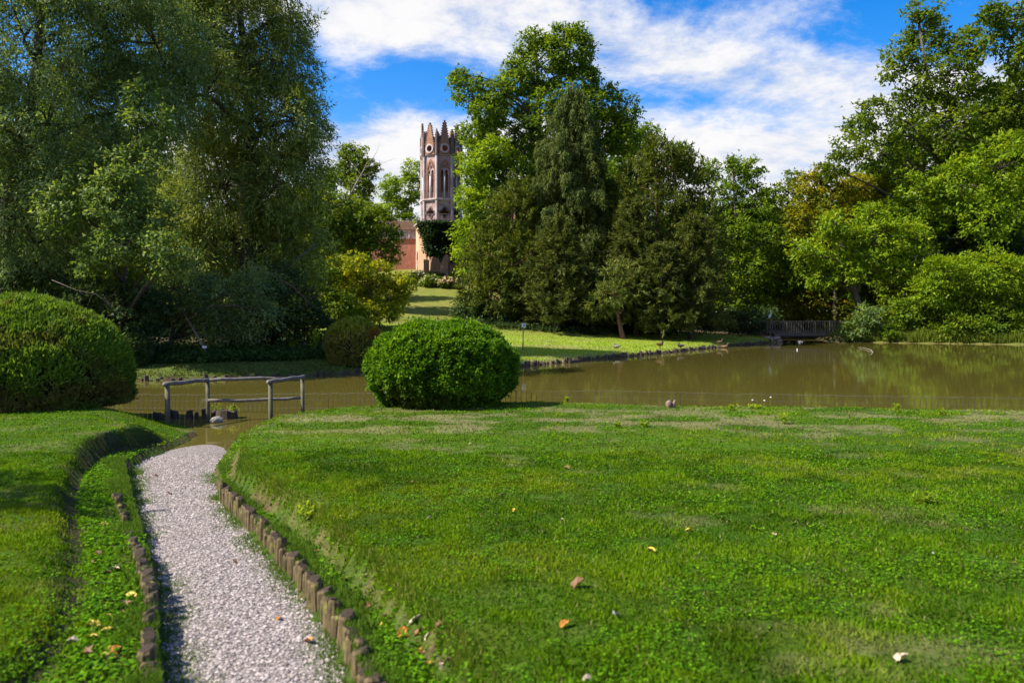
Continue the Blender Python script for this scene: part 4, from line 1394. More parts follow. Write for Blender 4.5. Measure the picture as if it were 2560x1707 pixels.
v, f = leaf_arrays(*ps[:5]); link('leaves', np_mesh('stump_leaves', v, f, fcol=ps[5]), M_LEAF, st)


def stone(name, label, cen, size, mat, seed, parent=None, sub=2, cat='stone'):
    bm = bmesh.new(); bmesh.ops.create_icosphere(bm, subdivisions=sub, radius=1)
    rg = random.Random(seed)
    o1, o2, o3 = rg.random() * 9, rg.random() * 9, rg.random() * 9
    for v_ in bm.verts:
        k_ = 0.7 + 0.6 * float(vnoise(v_.co.x * 1.3 + o1, v_.co.y * 1.3 + o2, v_.co.z * 1.3 + o3, seed))
        v_.co = Vector((v_.co.x * size[0], v_.co.y * size[1], v_.co.z * size[2])) * k_
    me = bpy.data.meshes.new(name); bm.to_mesh(me); bm.free(); TRIS[0] += len(me.polygons)
    o = link(name, me, mat, parent, label=label if parent is None else None, cat=cat if parent is None else None)
    o.location = cen
    return o


M_STONE = noise_mat('pale_stone', (0.12, 0.11, 0.10), (0.30, 0.28, 0.26), 14, 0.85, 0.5)
q = px(541, 1051, 14.6)
stone('pale_stone', 'pale grey stone at the water edge beside the broken stump', (q.x, q.y, WATER + 0.05), (0.12, 0.09, 0.07), M_STONE, 4)
M_STUMPB = noise_mat('brown_stump', (0.11, 0.065, 0.055), (0.30, 0.20, 0.18), 20, 0.9, 0.7, dist=0.02)
q = px(1677, 1020, 13.1)
zg = h1(q.x, q.y)
fs = thing('forked_stump', 'small reddish-brown forked stump on the lawn crest', 'stump', (q.x, q.y, zg))
MB().tube([(q.x - 0.03, q.y, zg - 0.05), (q.x - 0.03, q.y, zg + 0.06), (q.x - 0.045, q.y, zg + 0.115), (q.x - 0.05, q.y, zg + 0.125)], [0.075, 0.06, 0.05, 0.02], 9).part('trunk', M_STUMPB, fs, sm=True)
MB().tube([(q.x + 0.03, q.y, zg - 0.02), (q.x + 0.065, q.y, zg + 0.09), (q.x + 0.075, q.y, zg + 0.135)], [0.05, 0.028, 0.018], 8).part('prong', M_STUMPB, fs, sm=True)

# ------------------------------------------------------------------ low wire fence at the water
M_WIRE, t, p, out = new_mat('galvanised_wire')
p.inputs['Base Color'].default_value = (0.035, 0.033, 0.03, 1); p.inputs['Metallic'].default_value = 0.0; p.inputs['Roughness'].default_value = 0.55
M_WIREL = noise_mat('bright_wire', (0.07, 0.07, 0.065), (0.13, 0.13, 0.12), 9, 0.6, 0)
FEN = [(250, 986, 16.6), (335, 986, 16.5), (520, 987, 16.3), (700, 985, 16.0), (912, 983, 15.4), (1290, 979, 15.0), (1500, 976.5, 14.9), (1700, 981, 14.6), (1820, 984, 14.45), (1840, 989, 14.42), (1858, 984, 14.4),
       (2000, 987, 14.3), (2300, 992, 14.0), (2560, 995, 13.8), (2760, 998, 13.7)]
FT = [px(*q) for q in FEN]
wf = thing('wire_fence', 'low sagging wire mesh fence along the near edge of the pond', 'fence', (FT[5].x, FT[5].y, h1(FT[5].x, FT[5].y)))
dense = []
for a_, b_ in zip(FT[:-1], FT[1:]):
    k = max(int((b_ - a_).length / 0.105), 1)
    dense += [a_ + (b_ - a_) * (i / k) for i in range(k)]
mb = MB()
rng = random.Random(8)
HF = 0.52
for i, q in enumerate(dense):
    zb = q.z - HF
    mb.tube([(q.x, q.y, zb), (q.x + rng.uniform(-.008, .008), q.y, q.z - 0.06), (q.x + 0.02, q.y, q.z - 0.004)], 0.006, 3, cap=False)
mb.part('upright_wire', M_WIRE, wf, kind='stuff')
mb = MB()
for dz, r_ in ((0, 0.0036), (-0.13, 0.0018), (-0.30, 0.0018)):
    mb.tube([q + Vector((0, 0, dz + (0.007 * math.sin(i * 1.5) if dz == 0 else 0.004 * math.sin(i * .6)))) for i, q in enumerate(dense)], r_, 3, cap=False)
mb.part('long_wire', M_WIREL, wf, kind='stuff')
for i in (5, 7, 11, 13):
    q = FT[i]
    MB().tube([(q.x, q.y, q.z - HF - 0.2), (q.x, q.y, q.z - 0.02)], 0.007, 5).part('fence_stake', M_WIRE, wf)

# ------------------------------------------------------------------ sign on the far lawn, leaning stake on the left bank
M_WHITE = noise_mat('white_panel', (0.62, 0.63, 0.66), (0.80, 0.80, 0.82), 9, 0.5, 0.0)
M_BLUE = noise_mat('blue_print', (0.05, 0.07, 0.22), (0.10, 0.12, 0.32), 9, 0.5, 0.0)
M_POST = noise_mat('sign_post', (0.10, 0.10, 0.07), (0.22, 0.22, 0.16), 12, 0.8, 0.3, (1, 1, 0.3), pos=True)
Ys = 38.5
q = px(1307, 862, Ys); zg = h1(q.x, q.y)
sg = thing('notice_sign', 'small white notice on a thin post on the far lawn', 'sign', (q.x, q.y, zg))
zt = px(1309, 808, Ys).z
MB().tube([(q.x, q.y, zg - 0.1), (q.x + 0.04, q.y, zt - 0.02)], [0.028, 0.026], 8).part('post', M_POST, sg, sm=True)
pc = Vector((q.x + 0.045, q.y - 0.035, zt - 0.10))
pan = MB().box(pc, (0.21, 0.012, 0.20)).part('panel', M_WHITE, sg)
pb = MB()
pb.box(pc + Vector((0.025, -0.009, 0.0)), (0.085, 0.004, 0.10))
mbp = pb.part('pictogram', M_BLUE, pan)
MB().box(pc + Vector((0.03, -0.013, 0.004)), (0.035, 0.003, 0.045)).part('pictogram', M_WHITE, pan)
MB().box(pc + Vector((-0.06, -0.009, 0.0)), (0.03, 0.004, 0.012)).part('pictogram', M_BLUE, pan)
MB().box(pc + Vector((-0.06, -0.009, 0.05)), (0.03, 0.004, 0.010)).part('pictogram', M_BLUE, pan)

a_, b_ = px(530, 903, 26.9), px(455, 775, 27.6)
a_.z = h1(a_.x, a_.y) - 0.06
lp = thing('leaning_stake', 'long leaning wooden prop with a small pale plate on the left bank', 'stake', tuple(a_))
MB().tube([a_, a_ + (b_ - a_) * 0.5 + Vector((0, 0, 0.03)), b_], [0.04, 0.036, 0.03], 7).part('pole', M_STUMPB, lp, sm=True)
q = a_ + (b_ - a_) * 0.28
MB().box((q.x + 0.06, q.y - 0.05, q.z + 0.02), (0.17, 0.012, 0.075)).part('plate', M_WHITE, lp)

# ------------------------------------------------------------------ birds
def bird_mat(name, c1, c2, sc):
    return noise_mat(name, c1, c2, sc, 0.7, 0.0)


M_DUCKB = bird_mat('duck_brown', (0.09, 0.045, 0.02), (0.24, 0.14, 0.07), 30)
M_DUCKD = bird_mat('duck_dark', (0.025, 0.022, 0.022), (0.09, 0.075, 0.07), 30)
M_DUCKG = bird_mat('duck_grey', (0.03, 0.03, 0.028), (0.24, 0.22, 0.20), 16)
M_BILL = noise_mat('bill', (0.30, 0.20, 0.04), (0.42, 0.28, 0.05), 9, 0.5, 0)
M_HERON = noise_mat('heron_grey', (0.34, 0.38, 0.46), (0.62, 0.65, 0.70), 12, 0.7, 0)


def body_loft(spine, M):
    """spine: (x, z, half width, half height); one skin from tail to head"""
    rings = []
    n = 10
    for i, (x, z, w_, h_) in enumerate(spine):
        a0, a1 = spine[max(i - 1, 0)], spine[min(i + 1, len(spine) - 1)]
        d = Vector((a1[0] - a0[0], 0, a1[1] - a0[1])).normalized()
        up__ = Vector((-d.z, 0, d.x))
        rings.append([M @ (Vector((x, 0, z)) + Vector((0, 1, 0)) * w_ * math.cos(t_) + up__ * h_ * math.sin(t_)) for t_ in [2 * math.pi * k / n for k in range(n)]])
    return MB().loft(rings)


def duck(label, u, v, Y, size, face, mat, pose):
    q = px(u, v, Y); zg = h1(q.x, q.y)
    root = thing('duck', label, 'duck', (q.x, q.y, zg), 'ducks on the far lawn')
    M = Matrix.Translation((q.x, q.y, zg)) @ Matrix.Rotation(face, 4, 'Z') @ Matrix.Scale(size * 0.88, 4)
    legz = 0.14 if pose != 'rest' else 0.02
    body = [(-0.34, legz + 0.19, 0.01, 0.01), (-0.26, legz + 0.16, 0.06, 0.03), (-0.16, legz + 0.13, 0.11, 0.08), (0.0, legz + 0.115, 0.135, 0.115), (0.13, legz + 0.13, 0.115, 0.105), (0.20, legz + 0.18, 0.07, 0.07)]
    if pose == 'up':
        body += [(0.235, legz + 0.27, 0.042, 0.045), (0.245, legz + 0.34, 0.040, 0.042), (0.275, legz + 0.385, 0.050, 0.048), (0.315, legz + 0.385, 0.042, 0.040), (0.345, legz + 0.375, 0.016, 0.016)]
        bill = [(0.335, legz + 0.378, 0.020, 0.013), (0.375, legz + 0.365, 0.020, 0.008), (0.405, legz + 0.36, 0.008, 0.004)]
    else:
        body += [(0.20, legz + 0.24, 0.05, 0.05), (0.16, legz + 0.285, 0.052, 0.05), (0.11, legz + 0.29, 0.048, 0.045), (0.07, legz + 0.275, 0.018, 0.018)]
        bill = [(0.08, legz + 0.275, 0.02, 0.012), (0.04, legz + 0.255, 0.018, 0.008), (0.02, legz + 0.245, 0.008, 0.004)]
    body_loft(body, M).part('body', mat, root, sm=True)
    body_loft(bill, M).part('bill', M_BILL, root, sm=True)
    if pose != 'rest':
        for s in (-1, 1):
            lg = MB().tube([M @ Vector((0.0, s * 0.05, legz + 0.05)), M @ Vector((-0.01, s * 0.05, 0.07)), M @ Vector((0.0, s * 0.05, 0.01))], [0.018 * size, 0.010 * size, 0.008 * size], 6)
            lg.add([M @ Vector(c) for c in ((-0.01, s * 0.05, 0.012), (0.075, s * 0.05 - 0.03, 0.006), (0.08, s * 0.05, 0.006), (0.075, s * 0.05 + 0.03, 0.006))], [(0, 1, 2), (0, 2, 3)])
            lg.part('leg', M_BILL, root)


duck('grey and white duck resting leftmost on the far lawn', 1541, 857, 41.5, 0.95, 2.6, M_DUCKG, 'rest')
duck('large brown duck standing with its head tucked on the far lawn', 1650, 860, 43, 1.10, 0.5, M_DUCKB, 'tuck')
duck('small dark duck right of the large brown duck', 1702, 860, 44, 0.95, 3.4, M_DUCKD, 'tuck')
duck('brown duck with raised head, left of the pair near the bridge', 1799, 851, 50, 0.95, 0.3, M_DUCKB, 'up')
duck('brown duck with raised head, right of the pair near the bridge', 1811, 855, 49, 0.90, -0.4, M_DUCKB, 'up')

# ------------------------------------------------------------------ footbridge and heron
M_PLANK = noise_mat('bridge_wood', (0.045, 0.038, 0.03), (0.105, 0.09, 0.072), 9, 0.9, 0.4, (1, 4, 1), 0.01, pos=True)
Yb, Yk = 59.6, 61.8
xa, xb = (1935 - CX) / F * Yb, (2112 - CX) / F * Yb
zd = 0.30
br = thing('footbridge', 'grey wooden footbridge with close balusters across the pond inlet', 'bridge', ((xa + xb) / 2, Yb, zd))
nb = 30
for i in range(nb):
    x = xa + (xb - xa) * (i + 0.5) / nb
    MB().box((x, (Yb + Yk) / 2, zd - 0.02), ((xb - xa) / nb - 0.012, Yk - Yb + 0.1, 0.05)).part('plank', M_PLANK, br)
for yy_ in (Yb, Yk):
    MB().box(((xa + xb) / 2, yy_, zd - 0.15), (xb - xa, 0.14, 0.20)).part('beam', M_PLANK, br)
    MB().box(((xa + xb) / 2 - 0.3, yy_, 1.22), (xb - xa + 0.6, 0.08, 0.06)).part('top_rail', M_PLANK, br)
    MB().box(((xa + xb) / 2 - 0.3, yy_, zd + 0.14), (xb - xa + 0.6, 0.05, 0.05)).part('bottom_rail', M_PLANK, br)
    rg = random.Random(int(yy_))
    k = 0
    x = xa - 0.55
    while x < xb:
        if k % 6 == 0:
            MB().box((x, yy_ - 0.06, 0.72), (0.085, 0.06, 1.06)).part('post', M_PLANK, br)
        else:
            MB().box((x, yy_ - 0.055, 0.71 + rg.uniform(-.01, .01)), (0.042, 0.03, 1.0)).part('baluster', M_PLANK, br)
        x += 0.20 * rg.uniform(0.92, 1.08); k += 1
for i, (u, v, s) in enumerate([(1925, 850, 0.42), (1938, 846, 0.36), (1915, 845, 0.30), (1945, 853, 0.30)]):
    q = px(u, v, 59.3)
    stone('abutment_stone', ['brown stone, largest under the left end of the footbridge', 'brown stone under the bridge beam end', 'small brown stone left of the bridge end', 'pale lowest stone at the bridge end'][i],
          (q.x, q.y - 0.1 * i, max(q.z, WATER + 0.05)), (s, s * 0.8, s * 0.55), noise_mat('abutment%d' % i, (0.12, 0.08, 0.06), (0.28, 0.21, 0.17), 6, 0.9, 0.5), 40 + i)
q = px(1926, 801, 59.0)
hp = thing('bridge_post', 'thin dark post at the left end of the footbridge under the heron', 'post', (q.x, q.y, h1(q.x, q.y)))
MB().tube([(q.x, q.y, h1(q.x, q.y) - 0.1), (q.x, q.y, q.z)], 0.055, 8).part('shaft', M_PLANK, hp)
MB().box((q.x, q.y, q.z + 0.012), (0.16, 0.16, 0.024)).part('cap', M_PLANK, hp)
her = thing('heron', 'grey heron standing on the post left of the footbridge', 'heron', (q.x, q.y, q.z + 0.024))
M = Matrix.Translation((q.x, q.y, q.z + 0.024)) @ Matrix.Rotation(0.35, 4, 'Z')
body_loft([(-0.17, 0.12, 0.012, 0.012), (-0.13, 0.20, 0.05, 0.05), (-0.08, 0.30, 0.085, 0.085), (-0.02, 0.40, 0.085, 0.085), (0.03, 0.48, 0.055, 0.06), (0.06, 0.54, 0.036, 0.036), (0.045, 0.60, 0.03, 0.03),
           (0.015, 0.66, 0.028, 0.028), (0.02, 0.72, 0.03, 0.03), (0.06, 0.755, 0.034, 0.034), (0.11, 0.755, 0.024, 0.024), (0.14, 0.75, 0.012, 0.012)], M).part('body', M_HERON, her, sm=True)
body_loft([(0.12, 0.752, 0.016, 0.014), (0.20, 0.745, 0.010, 0.009), (0.28, 0.738, 0.003, 0.003)], M).part('bill', M_BILL, her, sm=True)
for s in (-1, 1):
    MB().tube([M @ Vector((-0.05, s * 0.035, 0.28)), M @ Vector((-0.02, s * 0.035, 0.14)), M @ Vector((-0.03, s * 0.035, 0.0))], [0.016, 0.011, 0.010], 6).part('leg', M_BILL, her)

# float and stick on the water
q = px(1993, 875, 45.7)
MB().loft([[(q.x + r_ * math.cos(a_), q.y + r_ * math.sin(a_), WATER + z_) for a_ in np.linspace(0, 6.283, 9)[:-1]] for z_, r_ in
           ((-0.04, 0.01), (-0.02, 0.03), (0.03, 0.034), (0.08, 0.026), (0.10, 0.01))]).part('float', M_WHITE, None, sm=True, label='small white float on the pond in front of the footbridge', cat='float')
s1 = [px(2145, 868, 49.8), px(2165, 873, 46.8), px(2178, 877, 44.6), px(2183, 882, 42.2), px(2176, 887, 40)]
for k, q in enumerate(s1): q.z = WATER + (0.03, 0.05, 0.05, 0.03, -0.01)[k]
MB().tube(s1, [0.012, 0.018, 0.024, 0.02, 0.012], 6).part('floating_stick', M_BARKPALE, None, sm=True, label='pale bent stick floating on the pond at the right', cat='stick')

# ------------------------------------------------------------------ the ruined tower on the hill
YT = 80.0


def zt_(v, Y=YT):
    return EYE + (HZ - v) * Y / F


def plaster(name, c1, c2, brick, amount, streak=1.0):
    m, t, p, out = new_mat(name)
    v = posvec(t)
    n1 = t.noise(v, 0.9, 6, 0.65)
    n2 = t.noise(t.mapping(v, scale=(1, 1, 0.12)), 3.2, 5, 0.6)
    n3 = t.noise(v, 2.6, 6, 0.7)
    col = t.mix(t.smooth(n1, 0.35, 0.65), c1, c2)
    col = t.mix(t.smooth(n2, 0.52, 0.72, 0, 0.75 * streak), col, (0.10, 0.075, 0.075))
    bk = t.n.new('ShaderNodeTexBrick'); t.l.new(t.mapping(v, rot=(math.radians(90), 0, 0)), bk.inputs[0])
    bk.inputs['Scale'].default_value = 4.2
    bk.inputs['Color1'].default_value = (*brick, 1)
    bk.inputs['Color2'].default_value = (brick[0] * 0.6, brick[1] * 0.6, brick[2] * 0.6, 1)
    bk.inputs['Mortar'].default_value = (0.30, 0.25, 0.21, 1)
    col = t.mix(t.smooth(n3, amount, amount + 0.07), col, bk.outputs[0])
    t.l.new(col, p.inputs['Base Color'])
    p.inputs['Roughness'].default_value = 0.9
    bump(t, p, t.math('ADD', n3, t.math('MULTIPLY', n1, 0.6)), 0.8, 0.06)
    return m


M_PLA = plaster('tower_plaster', (0.32, 0.215, 0.235), (0.50, 0.375, 0.40), (0.36, 0.14, 0.08), 0.55)
M_BAND = plaster('tower_brick', (0.27, 0.13, 0.08), (0.36, 0.21, 0.14), (0.36, 0.14, 0.07), 0.42)
M_DARKST = plaster('tower_dark_stone', (0.085, 0.06, 0.065), (0.17, 0.12, 0.12), (0.15, 0.07, 0.05), 0.66)
M_TRIM = plaster('tower_trim', (0.36, 0.28, 0.295), (0.54, 0.45, 0.47), (0.33, 0.16, 0.1), 0.70, 0.6)
M_COLON = noise_mat('colonnette', (0.52, 0.50, 0.52), (0.70, 0.68, 0.70), 5, 0.7, 0.2)
M_PINK = plaster('pink_plaster', (0.37, 0.14, 0.095), (0.45, 0.185, 0.13), (0.36, 0.15, 0.09), 0.72, 0.5)
M_PEACH = plaster('peach_plaster', (0.56, 0.33, 0.22), (0.64, 0.40, 0.28), (0.40, 0.18, 0.1), 0.70, 0.4)
M_BRICK = plaster('ruin_brick', (0.28, 0.16, 0.12), (0.36, 0.22, 0.17), (0.32, 0.16, 0.11), 0.35, 0.6)
M_IRON = noise_mat('iron', (0.06, 0.06, 0.06), (0.16, 0.15, 0.14), 9, 0.7, 0)

tcx = (1103 - CX) / F * YT
tower = thing('gothic_tower', 'weathered octagonal gothic tower with crocketed gables on the hill', 'tower', (tcx, YT, h1(tcx, YT)))


def octv_(Rr, k):
    a = math.radians(-97 + 45 * k)
    return Vector((tcx + Rr * math.cos(a), YT + Rr * math.sin(a), 0))


def face_frame(Rr, k, proud=0.0):
    a, b = octv_(Rr, k), octv_(Rr, k + 1)
    mid = (a + b) / 2
    nrm = (mid - Vector((tcx, YT, 0))).normalized()
    tan = (b - a).normalized()
    M_ = Matrix((tan, -nrm, Vector((0, 0, 1)))).transposed().to_4x4()
    M_.translation = mid + nrm * proud
    return M_, (b - a).length / 2


def circ(cx, cz, r, n=16):
    return [(cx + r * math.cos(2 * math.pi * i / n), cz + r * math.sin(2 * math.pi * i / n)) for i in range(n)]


def quatre(cx, cz, r, n=32):
    return [(cx + r * (0.80 + 0.20 * math.cos(4 * t_)) * math.cos(t_), cz + r * (0.80 + 0.20 * math.cos(4 * t_)) * math.sin(t_)) for t_ in [2 * math.pi * i / n for i in range(n)]]


def lancet(cx, w_, z0, z1):
    h = w_ / 2
    zs = z1 - w_ * 1.25
    arc = [(cx + h * math.cos(t_) ** 0.8, zs + (z1 - zs) * math.sin(t_)) for t_ in np.linspace(0, math.pi / 2, 6)]
    return [(cx - h, z0), (cx + h, z0)] + arc + [(2 * cx - x, z) for x, z in arc[::-1][1:]]


RT = 2.10
zg0 = h1(tcx, YT) - 0.3
Z0, ZSC, ZB, ZBT = 10.9, zt_(506), zt_(397), zt_(371)
oz = zt_(381.5)
for k in range(8):
    M_, hw = face_frame(RT, k)
    MB().panel([[(-hw, zg0), (hw, zg0), (hw, ZSC - 0.1), (-hw, ZSC - 0.1)], quatre(0, zt_(537), 0.50)], M_, 0.35).part('wall_panel', M_PLA, tower)
    fr = MB().panel([quatre(0, zt_(537), 0.66), quatre(0, zt_(537), 0.49)], face_frame(RT, k, 0.09)[0], 0.11)
    fr.part('quatrefoil_frame', M_DARKST, tower)
    z0, z1 = zt_(501), zt_(433)
    MB().panel([[(-hw, ZSC + 0.1), (hw, ZSC + 0.1), (hw, ZB), (-hw, ZB)], lancet(-0.235, 0.33, z0, z1), lancet(0.235, 0.33, z0, z1)], M_, 0.32).part('wall_panel', M_PLA, tower)
    MB().panel([lancet(0, 1.16, z0 - 0.05, zt_(408)), lancet(0, 0.98, z0 - 0.04, zt_(414))], face_frame(RT, k, 0.06)[0], 0.08).part('arch_moulding', M_BAND, tower)
    # red tracery over the pair of lights
    MB().panel([[(-0.42, zt_(430)), (-0.36, zt_(430)), (0.0, zt_(412)), (0.36, zt_(430)), (0.42, zt_(430)), (0.03, zt_(407)), (-0.03, zt_(407))]], face_frame(RT, k, 0.09)[0], 0.11).part('tracery', M_BAND, tower)
    MB().panel([circ(0, zt_(424), 0.17, 12), circ(0, zt_(424), 0.09, 12)], face_frame(RT, k, 0.085)[0], 0.10).part('tracery', M_BAND, tower)
    cc = face_frame(RT, k, 0.05)[0]
    MB().tube([cc @ Vector((0, 0, z0 + 0.02)), cc @ Vector((0, 0, zt_(446)))], 0.085, 8).part('colonnette', M_COLON, tower, sm=True)
    MB().box(cc @ Vector((0, 0, zt_(446) + 0.05)), (0.24, 0.24, 0.1), M_.to_3x3()).part('capital', M_TRIM, tower)
    bl_ = MB()
    for q in (-0.235, 0.235):
        for i in (-1, 0, 1):
            c = face_frame(RT, k, -0.12)[0] @ Vector((q + i * 0.10, 0, (z0 + zt_(487)) / 2))
            bl_.box(c, (0.05, 0.05, zt_(487) - z0), M_.to_3x3())
    bl_.part('balustrade', M_TRIM, tower)
    # brick band with round window, gable, crockets
    MB().panel([[(-hw, ZB), (hw, ZB), (hw, ZBT), (-hw, ZBT)], circ(0, oz, 0.40)], face_frame(RT + 0.05, k)[0], 0.32).part('brick_band', M_BAND, tower)
    gM = face_frame(RT + 0.05, k, 0.14)[0]
    apex = zt_(317 + (k % 3) * 5)
    gb = MB().panel([[(-0.56, zt_(396)), (0.56, zt_(396)), (0.52, zt_(376)), (0.10, apex), (-0.10, apex), (-0.52, zt_(376))], circ(0, oz, 0.34)], gM, 0.20).part('gable', M_BAND, tower)
    MB().panel([circ(0, oz, 0.50, 20), circ(0, oz, 0.33, 20)], face_frame(RT + 0.05, k, 0.22)[0], 0.10).part('oculus_frame', M_TRIM, gb)
    cr_ = MB()
    for s in (-1, 1):
        for i in range(9):
            f_ = (i + 0.4) / 9
            x = s * (0.52 - 0.42 * f_ + 0.03); z = zt_(372) + (apex - zt_(372)) * f_
            cr_.box(gM @ Vector((x, 0.08, z)), (0.15, 0.20, 0.13), M_.to_3x3() @ Matrix.Rotation(s * 0.6, 3, 'Y'))
    cr_.box(gM @ Vector((0, 0.08, apex + 0.06)), (0.17, 0.2, 0.2), M_.to_3x3())
    cr_.part('crockets', M_DARKST, gb)
    # parapet between the gables
    MB().panel([[(-hw, ZBT), (hw, ZBT), (hw, zt_(352)), (hw * 0.55, zt_(354)), (-hw * 0.5, zt_(350)), (-hw, zt_(353))]], face_frame(RT - 0.02, k)[0], 0.2).part('parapet', M_DARKST, tower)
    # corner buttress and pinnacle
    c = octv_(RT + 0.02, k)
    MB().tube([(c.x, c.y, Z0 - 0.4), (c.x, c.y, ZB - 0.05)], 0.17, 8).part('pilaster', M_TRIM, tower)
    c = octv_(RT + 0.06, k)
    mb = MB()
    mb.tube([(c.x, c.y, ZB - 0.05), (c.x, c.y, zt_(352))], 0.20, 8)
    mb.tube([(c.x, c.y, zt_(352)), (c.x, c.y, zt_(338)), (c.x, c.y, zt_(333 + 4 * (k % 2)))], [0.20, 0.09, 0.03], 8)
    for i in range(3):
        mb.box((c.x, c.y, zt_(349 - 4.5 * i)), (0.36 - 0.08 * i, 0.36 - 0.08 * i, 0.07))
    mb.part('pinnacle', M_DARKST, tower)


def oct_ring(z_r):
    mb = MB()
    mb.loft([[(tcx + r_ * math.cos(math.radians(-97 + 45 * i)), YT + r_ * math.sin(math.radians(-97 + 45 * i)), z_) for i in range(8)] for z_, r_ in z_r], cap=False)
    return mb


oct_ring([(ZSC - 0.16, RT - 0.3), (ZSC - 0.16, RT + 0.06), (ZSC - 0.02, RT + 0.26), (ZSC + 0.10, RT + 0.26), (ZSC + 0.16, RT + 0.02), (ZSC + 0.16, RT - 0.3)]).part('string_course', M_TRIM, tower)
oct_ring([(ZB - 0.1, RT - 0.3), (ZB - 0.1, RT + 0.05), (ZB + 0.02, RT + 0.13), (ZB + 0.10, RT + 0.13), (ZB + 0.12, RT - 0.3)]).part('string_course', M_TRIM, tower)
oct_ring([(ZBT - 0.1, RT - 0.3), (ZBT - 0.1, RT + 0.10), (ZBT + 0.06, RT + 0.18), (ZBT + 0.12, RT + 0.10), (ZBT + 0.13, RT - 0.3)]).part('string_course', M_BAND, tower)
MB().tube([(tcx, YT, zg0), (tcx, YT, ZBT)], 1.15, 14).part('sky_block_core', M_BAND, tower)  # solid core added inside so the lancets stay dark against the sky
# broad octagonal base of the tower
RB = 2.8
ZBB = zt_(566)
for k in range(8):
    M_, hw = face_frame(RB, k)
    loops = [[(-hw, zg0), (hw, zg0), (hw, ZBB), (-hw, ZBB)]]
    if k == 6:
        loops.append(lancet(0.2, 0.75, zt_(672), zt_(630)))
    MB().panel(loops, M_, 0.4).part('base_wall', M_PEACH, tower)
    if k == 6:
        MB().panel([lancet(0.2, 1.0, zt_(672), zt_(625)), lancet(0.2, 0.76, zt_(673), zt_(630))], face_frame(RB, k, 0.05)[0], 0.12).part('door_arch', M_TRIM, tower)
        MB().panel([lancet(0.2, 0.74, zt_(673), zt_(630.5))], face_frame(RB, k, -0.2)[0], 0.06).part('door', M_DARKST, tower)
oct_ring([(ZBB - 0.2, RB - 0.4), (ZBB - 0.2, RB + 0.05), (ZBB, RB + 0.25), (ZBB + 0.12, RB + 0.25), (ZBB + 0.14, RT - 0.2)]).part('cornice', M_TRIM, tower)
rl = MB()
for i in range(40):
    a = 2 * math.pi * i / 40
    rl.tube([(tcx + 2.6 * math.cos(a), YT + 2.6 * math.sin(a), ZBB + 0.1), (tcx + 2.6 * math.cos(a), YT + 2.6 * math.sin(a), ZBB + 1.0)], 0.015, 4)
for z in (0.55, 1.0):
    rl.tube([(tcx + 2.6 * math.cos(2 * math.pi * i / 32), YT + 2.6 * math.sin(2 * math.pi * i / 32), ZBB + z) for i in range(33)], 0.018, 4, cap=False)
rl.part('terrace_railing', M_IRON, tower)

# pink wing beside the tower
ann = thing('pink_wing', 'pink plastered wing with brick parapet left of the tower', 'building', ((1000 - CX) / F * 81.5, 81.5, h1(-12, 81)))
x0, x1 = (930 - CX) / F * 81, (1046 - CX) / F * 81
za = h1(-12, 81) - 0.4
Z = lambda v: zt_(v, 81)
MB().box(((x0 + x1) / 2, 83.0, (za + Z(597)) / 2), (x1 - x0, 4.0, Z(597) - za)).part('wall', M_PINK, ann)
MB().box(((x0 + x1) / 2, 83.0, (Z(597) + Z(574)) / 2), (x1 - x0 - 0.02, 3.96, Z(574) - Z(597) - 0.01)).part('frieze', M_TRIM, ann)
n_ar = 5
for i in range(n_ar):
    cxx = x0 + (x1 - x0) * (i + 0.5) / n_ar
    hw = (x1 - x0) / n_ar / 2
    arch = [(cxx - hw * 0.85, Z(596))] + [(cxx + hw * 0.85 * math.cos(a), Z(584) + 0.42 * math.sin(a)) for a in np.linspace(math.pi, 0, 8)] + [(cxx + hw * 0.85, Z(596))]
    MB().panel([[(cxx - hw, Z(597)), (cxx - hw, Z(574)), (cxx + hw, Z(574)), (cxx + hw, Z(597))], arch], Matrix.Translation((0, 80.86, 0)), 0.15).part('frieze_arch', M_TRIM, ann)
MB().box(((x0 + x1) / 2, 83.0, Z(573)), (x1 - x0 + 0.5, 4.5, 0.14)).part('cornice', M_BRICK, ann)
par = [(x0, Z(571)), (x1, Z(571)), (x1, Z(562)), (x1 - 0.5, Z(560)), (x1 - 0.8, Z(553)), (x1 - 1.4, Z(552)), (x1 - 1.7, Z(555)), (x1 - 2.6, Z(552)), (x0 + 1, Z(553)), (x0, Z(556))]
MB().panel([par], Matrix.Translation((0, 80.9, 0)), 0.5).part('parapet', M_BRICK, ann)

# ivy over the front of the base
rng = np.random.default_rng(55)
n = 1500
aa = np.radians(rng.uniform(-128, -35, n))
zz = zt_(566) - (zt_(566) - zt_(655, 77)) * rng.random(n) ** 1.2
u_ = (np.degrees(aa) + 97) / 45
edge_l = zt_(655, 77) + np.clip((-102 - np.degrees(aa)) / 22, 0, 1) * 3.4
ok = zz > edge_l + 0.5 * (rng.random(n) - 0.5)
aa, zz = aa[ok], zz[ok]
rr = RB + 0.05 + 0.8 * fbm(aa * 9, zz * 1.1, 0, 7) + 0.15
anc = np.stack([tcx + rr * np.cos(aa), YT + rr * np.sin(aa), zz], -1)
ow = np.stack([np.cos(aa), np.sin(aa), np.zeros(len(aa)) + 0.15], -1)
ps = grow(anc, unit(ow), dict(L=0.22, W=0.19, cr=0.33, k=14, mode='broad'), [(0.012, 0.030, 0.012), (0.025, 0.055, 0.018), (0.05, 0.095, 0.03)], rng)
ivy = thing('ivy', 'dark ivy mass hanging over the front of the tower base', 'ivy', (tcx, YT - RB - 0.5, h1(tcx, YT - RB - 0.5)))
v, f = leaf_arrays(*ps[:5])
link('foliage', np_mesh('ivy', v, f, fcol=ps[5]), M_LEAF, ivy)
mb = MB()
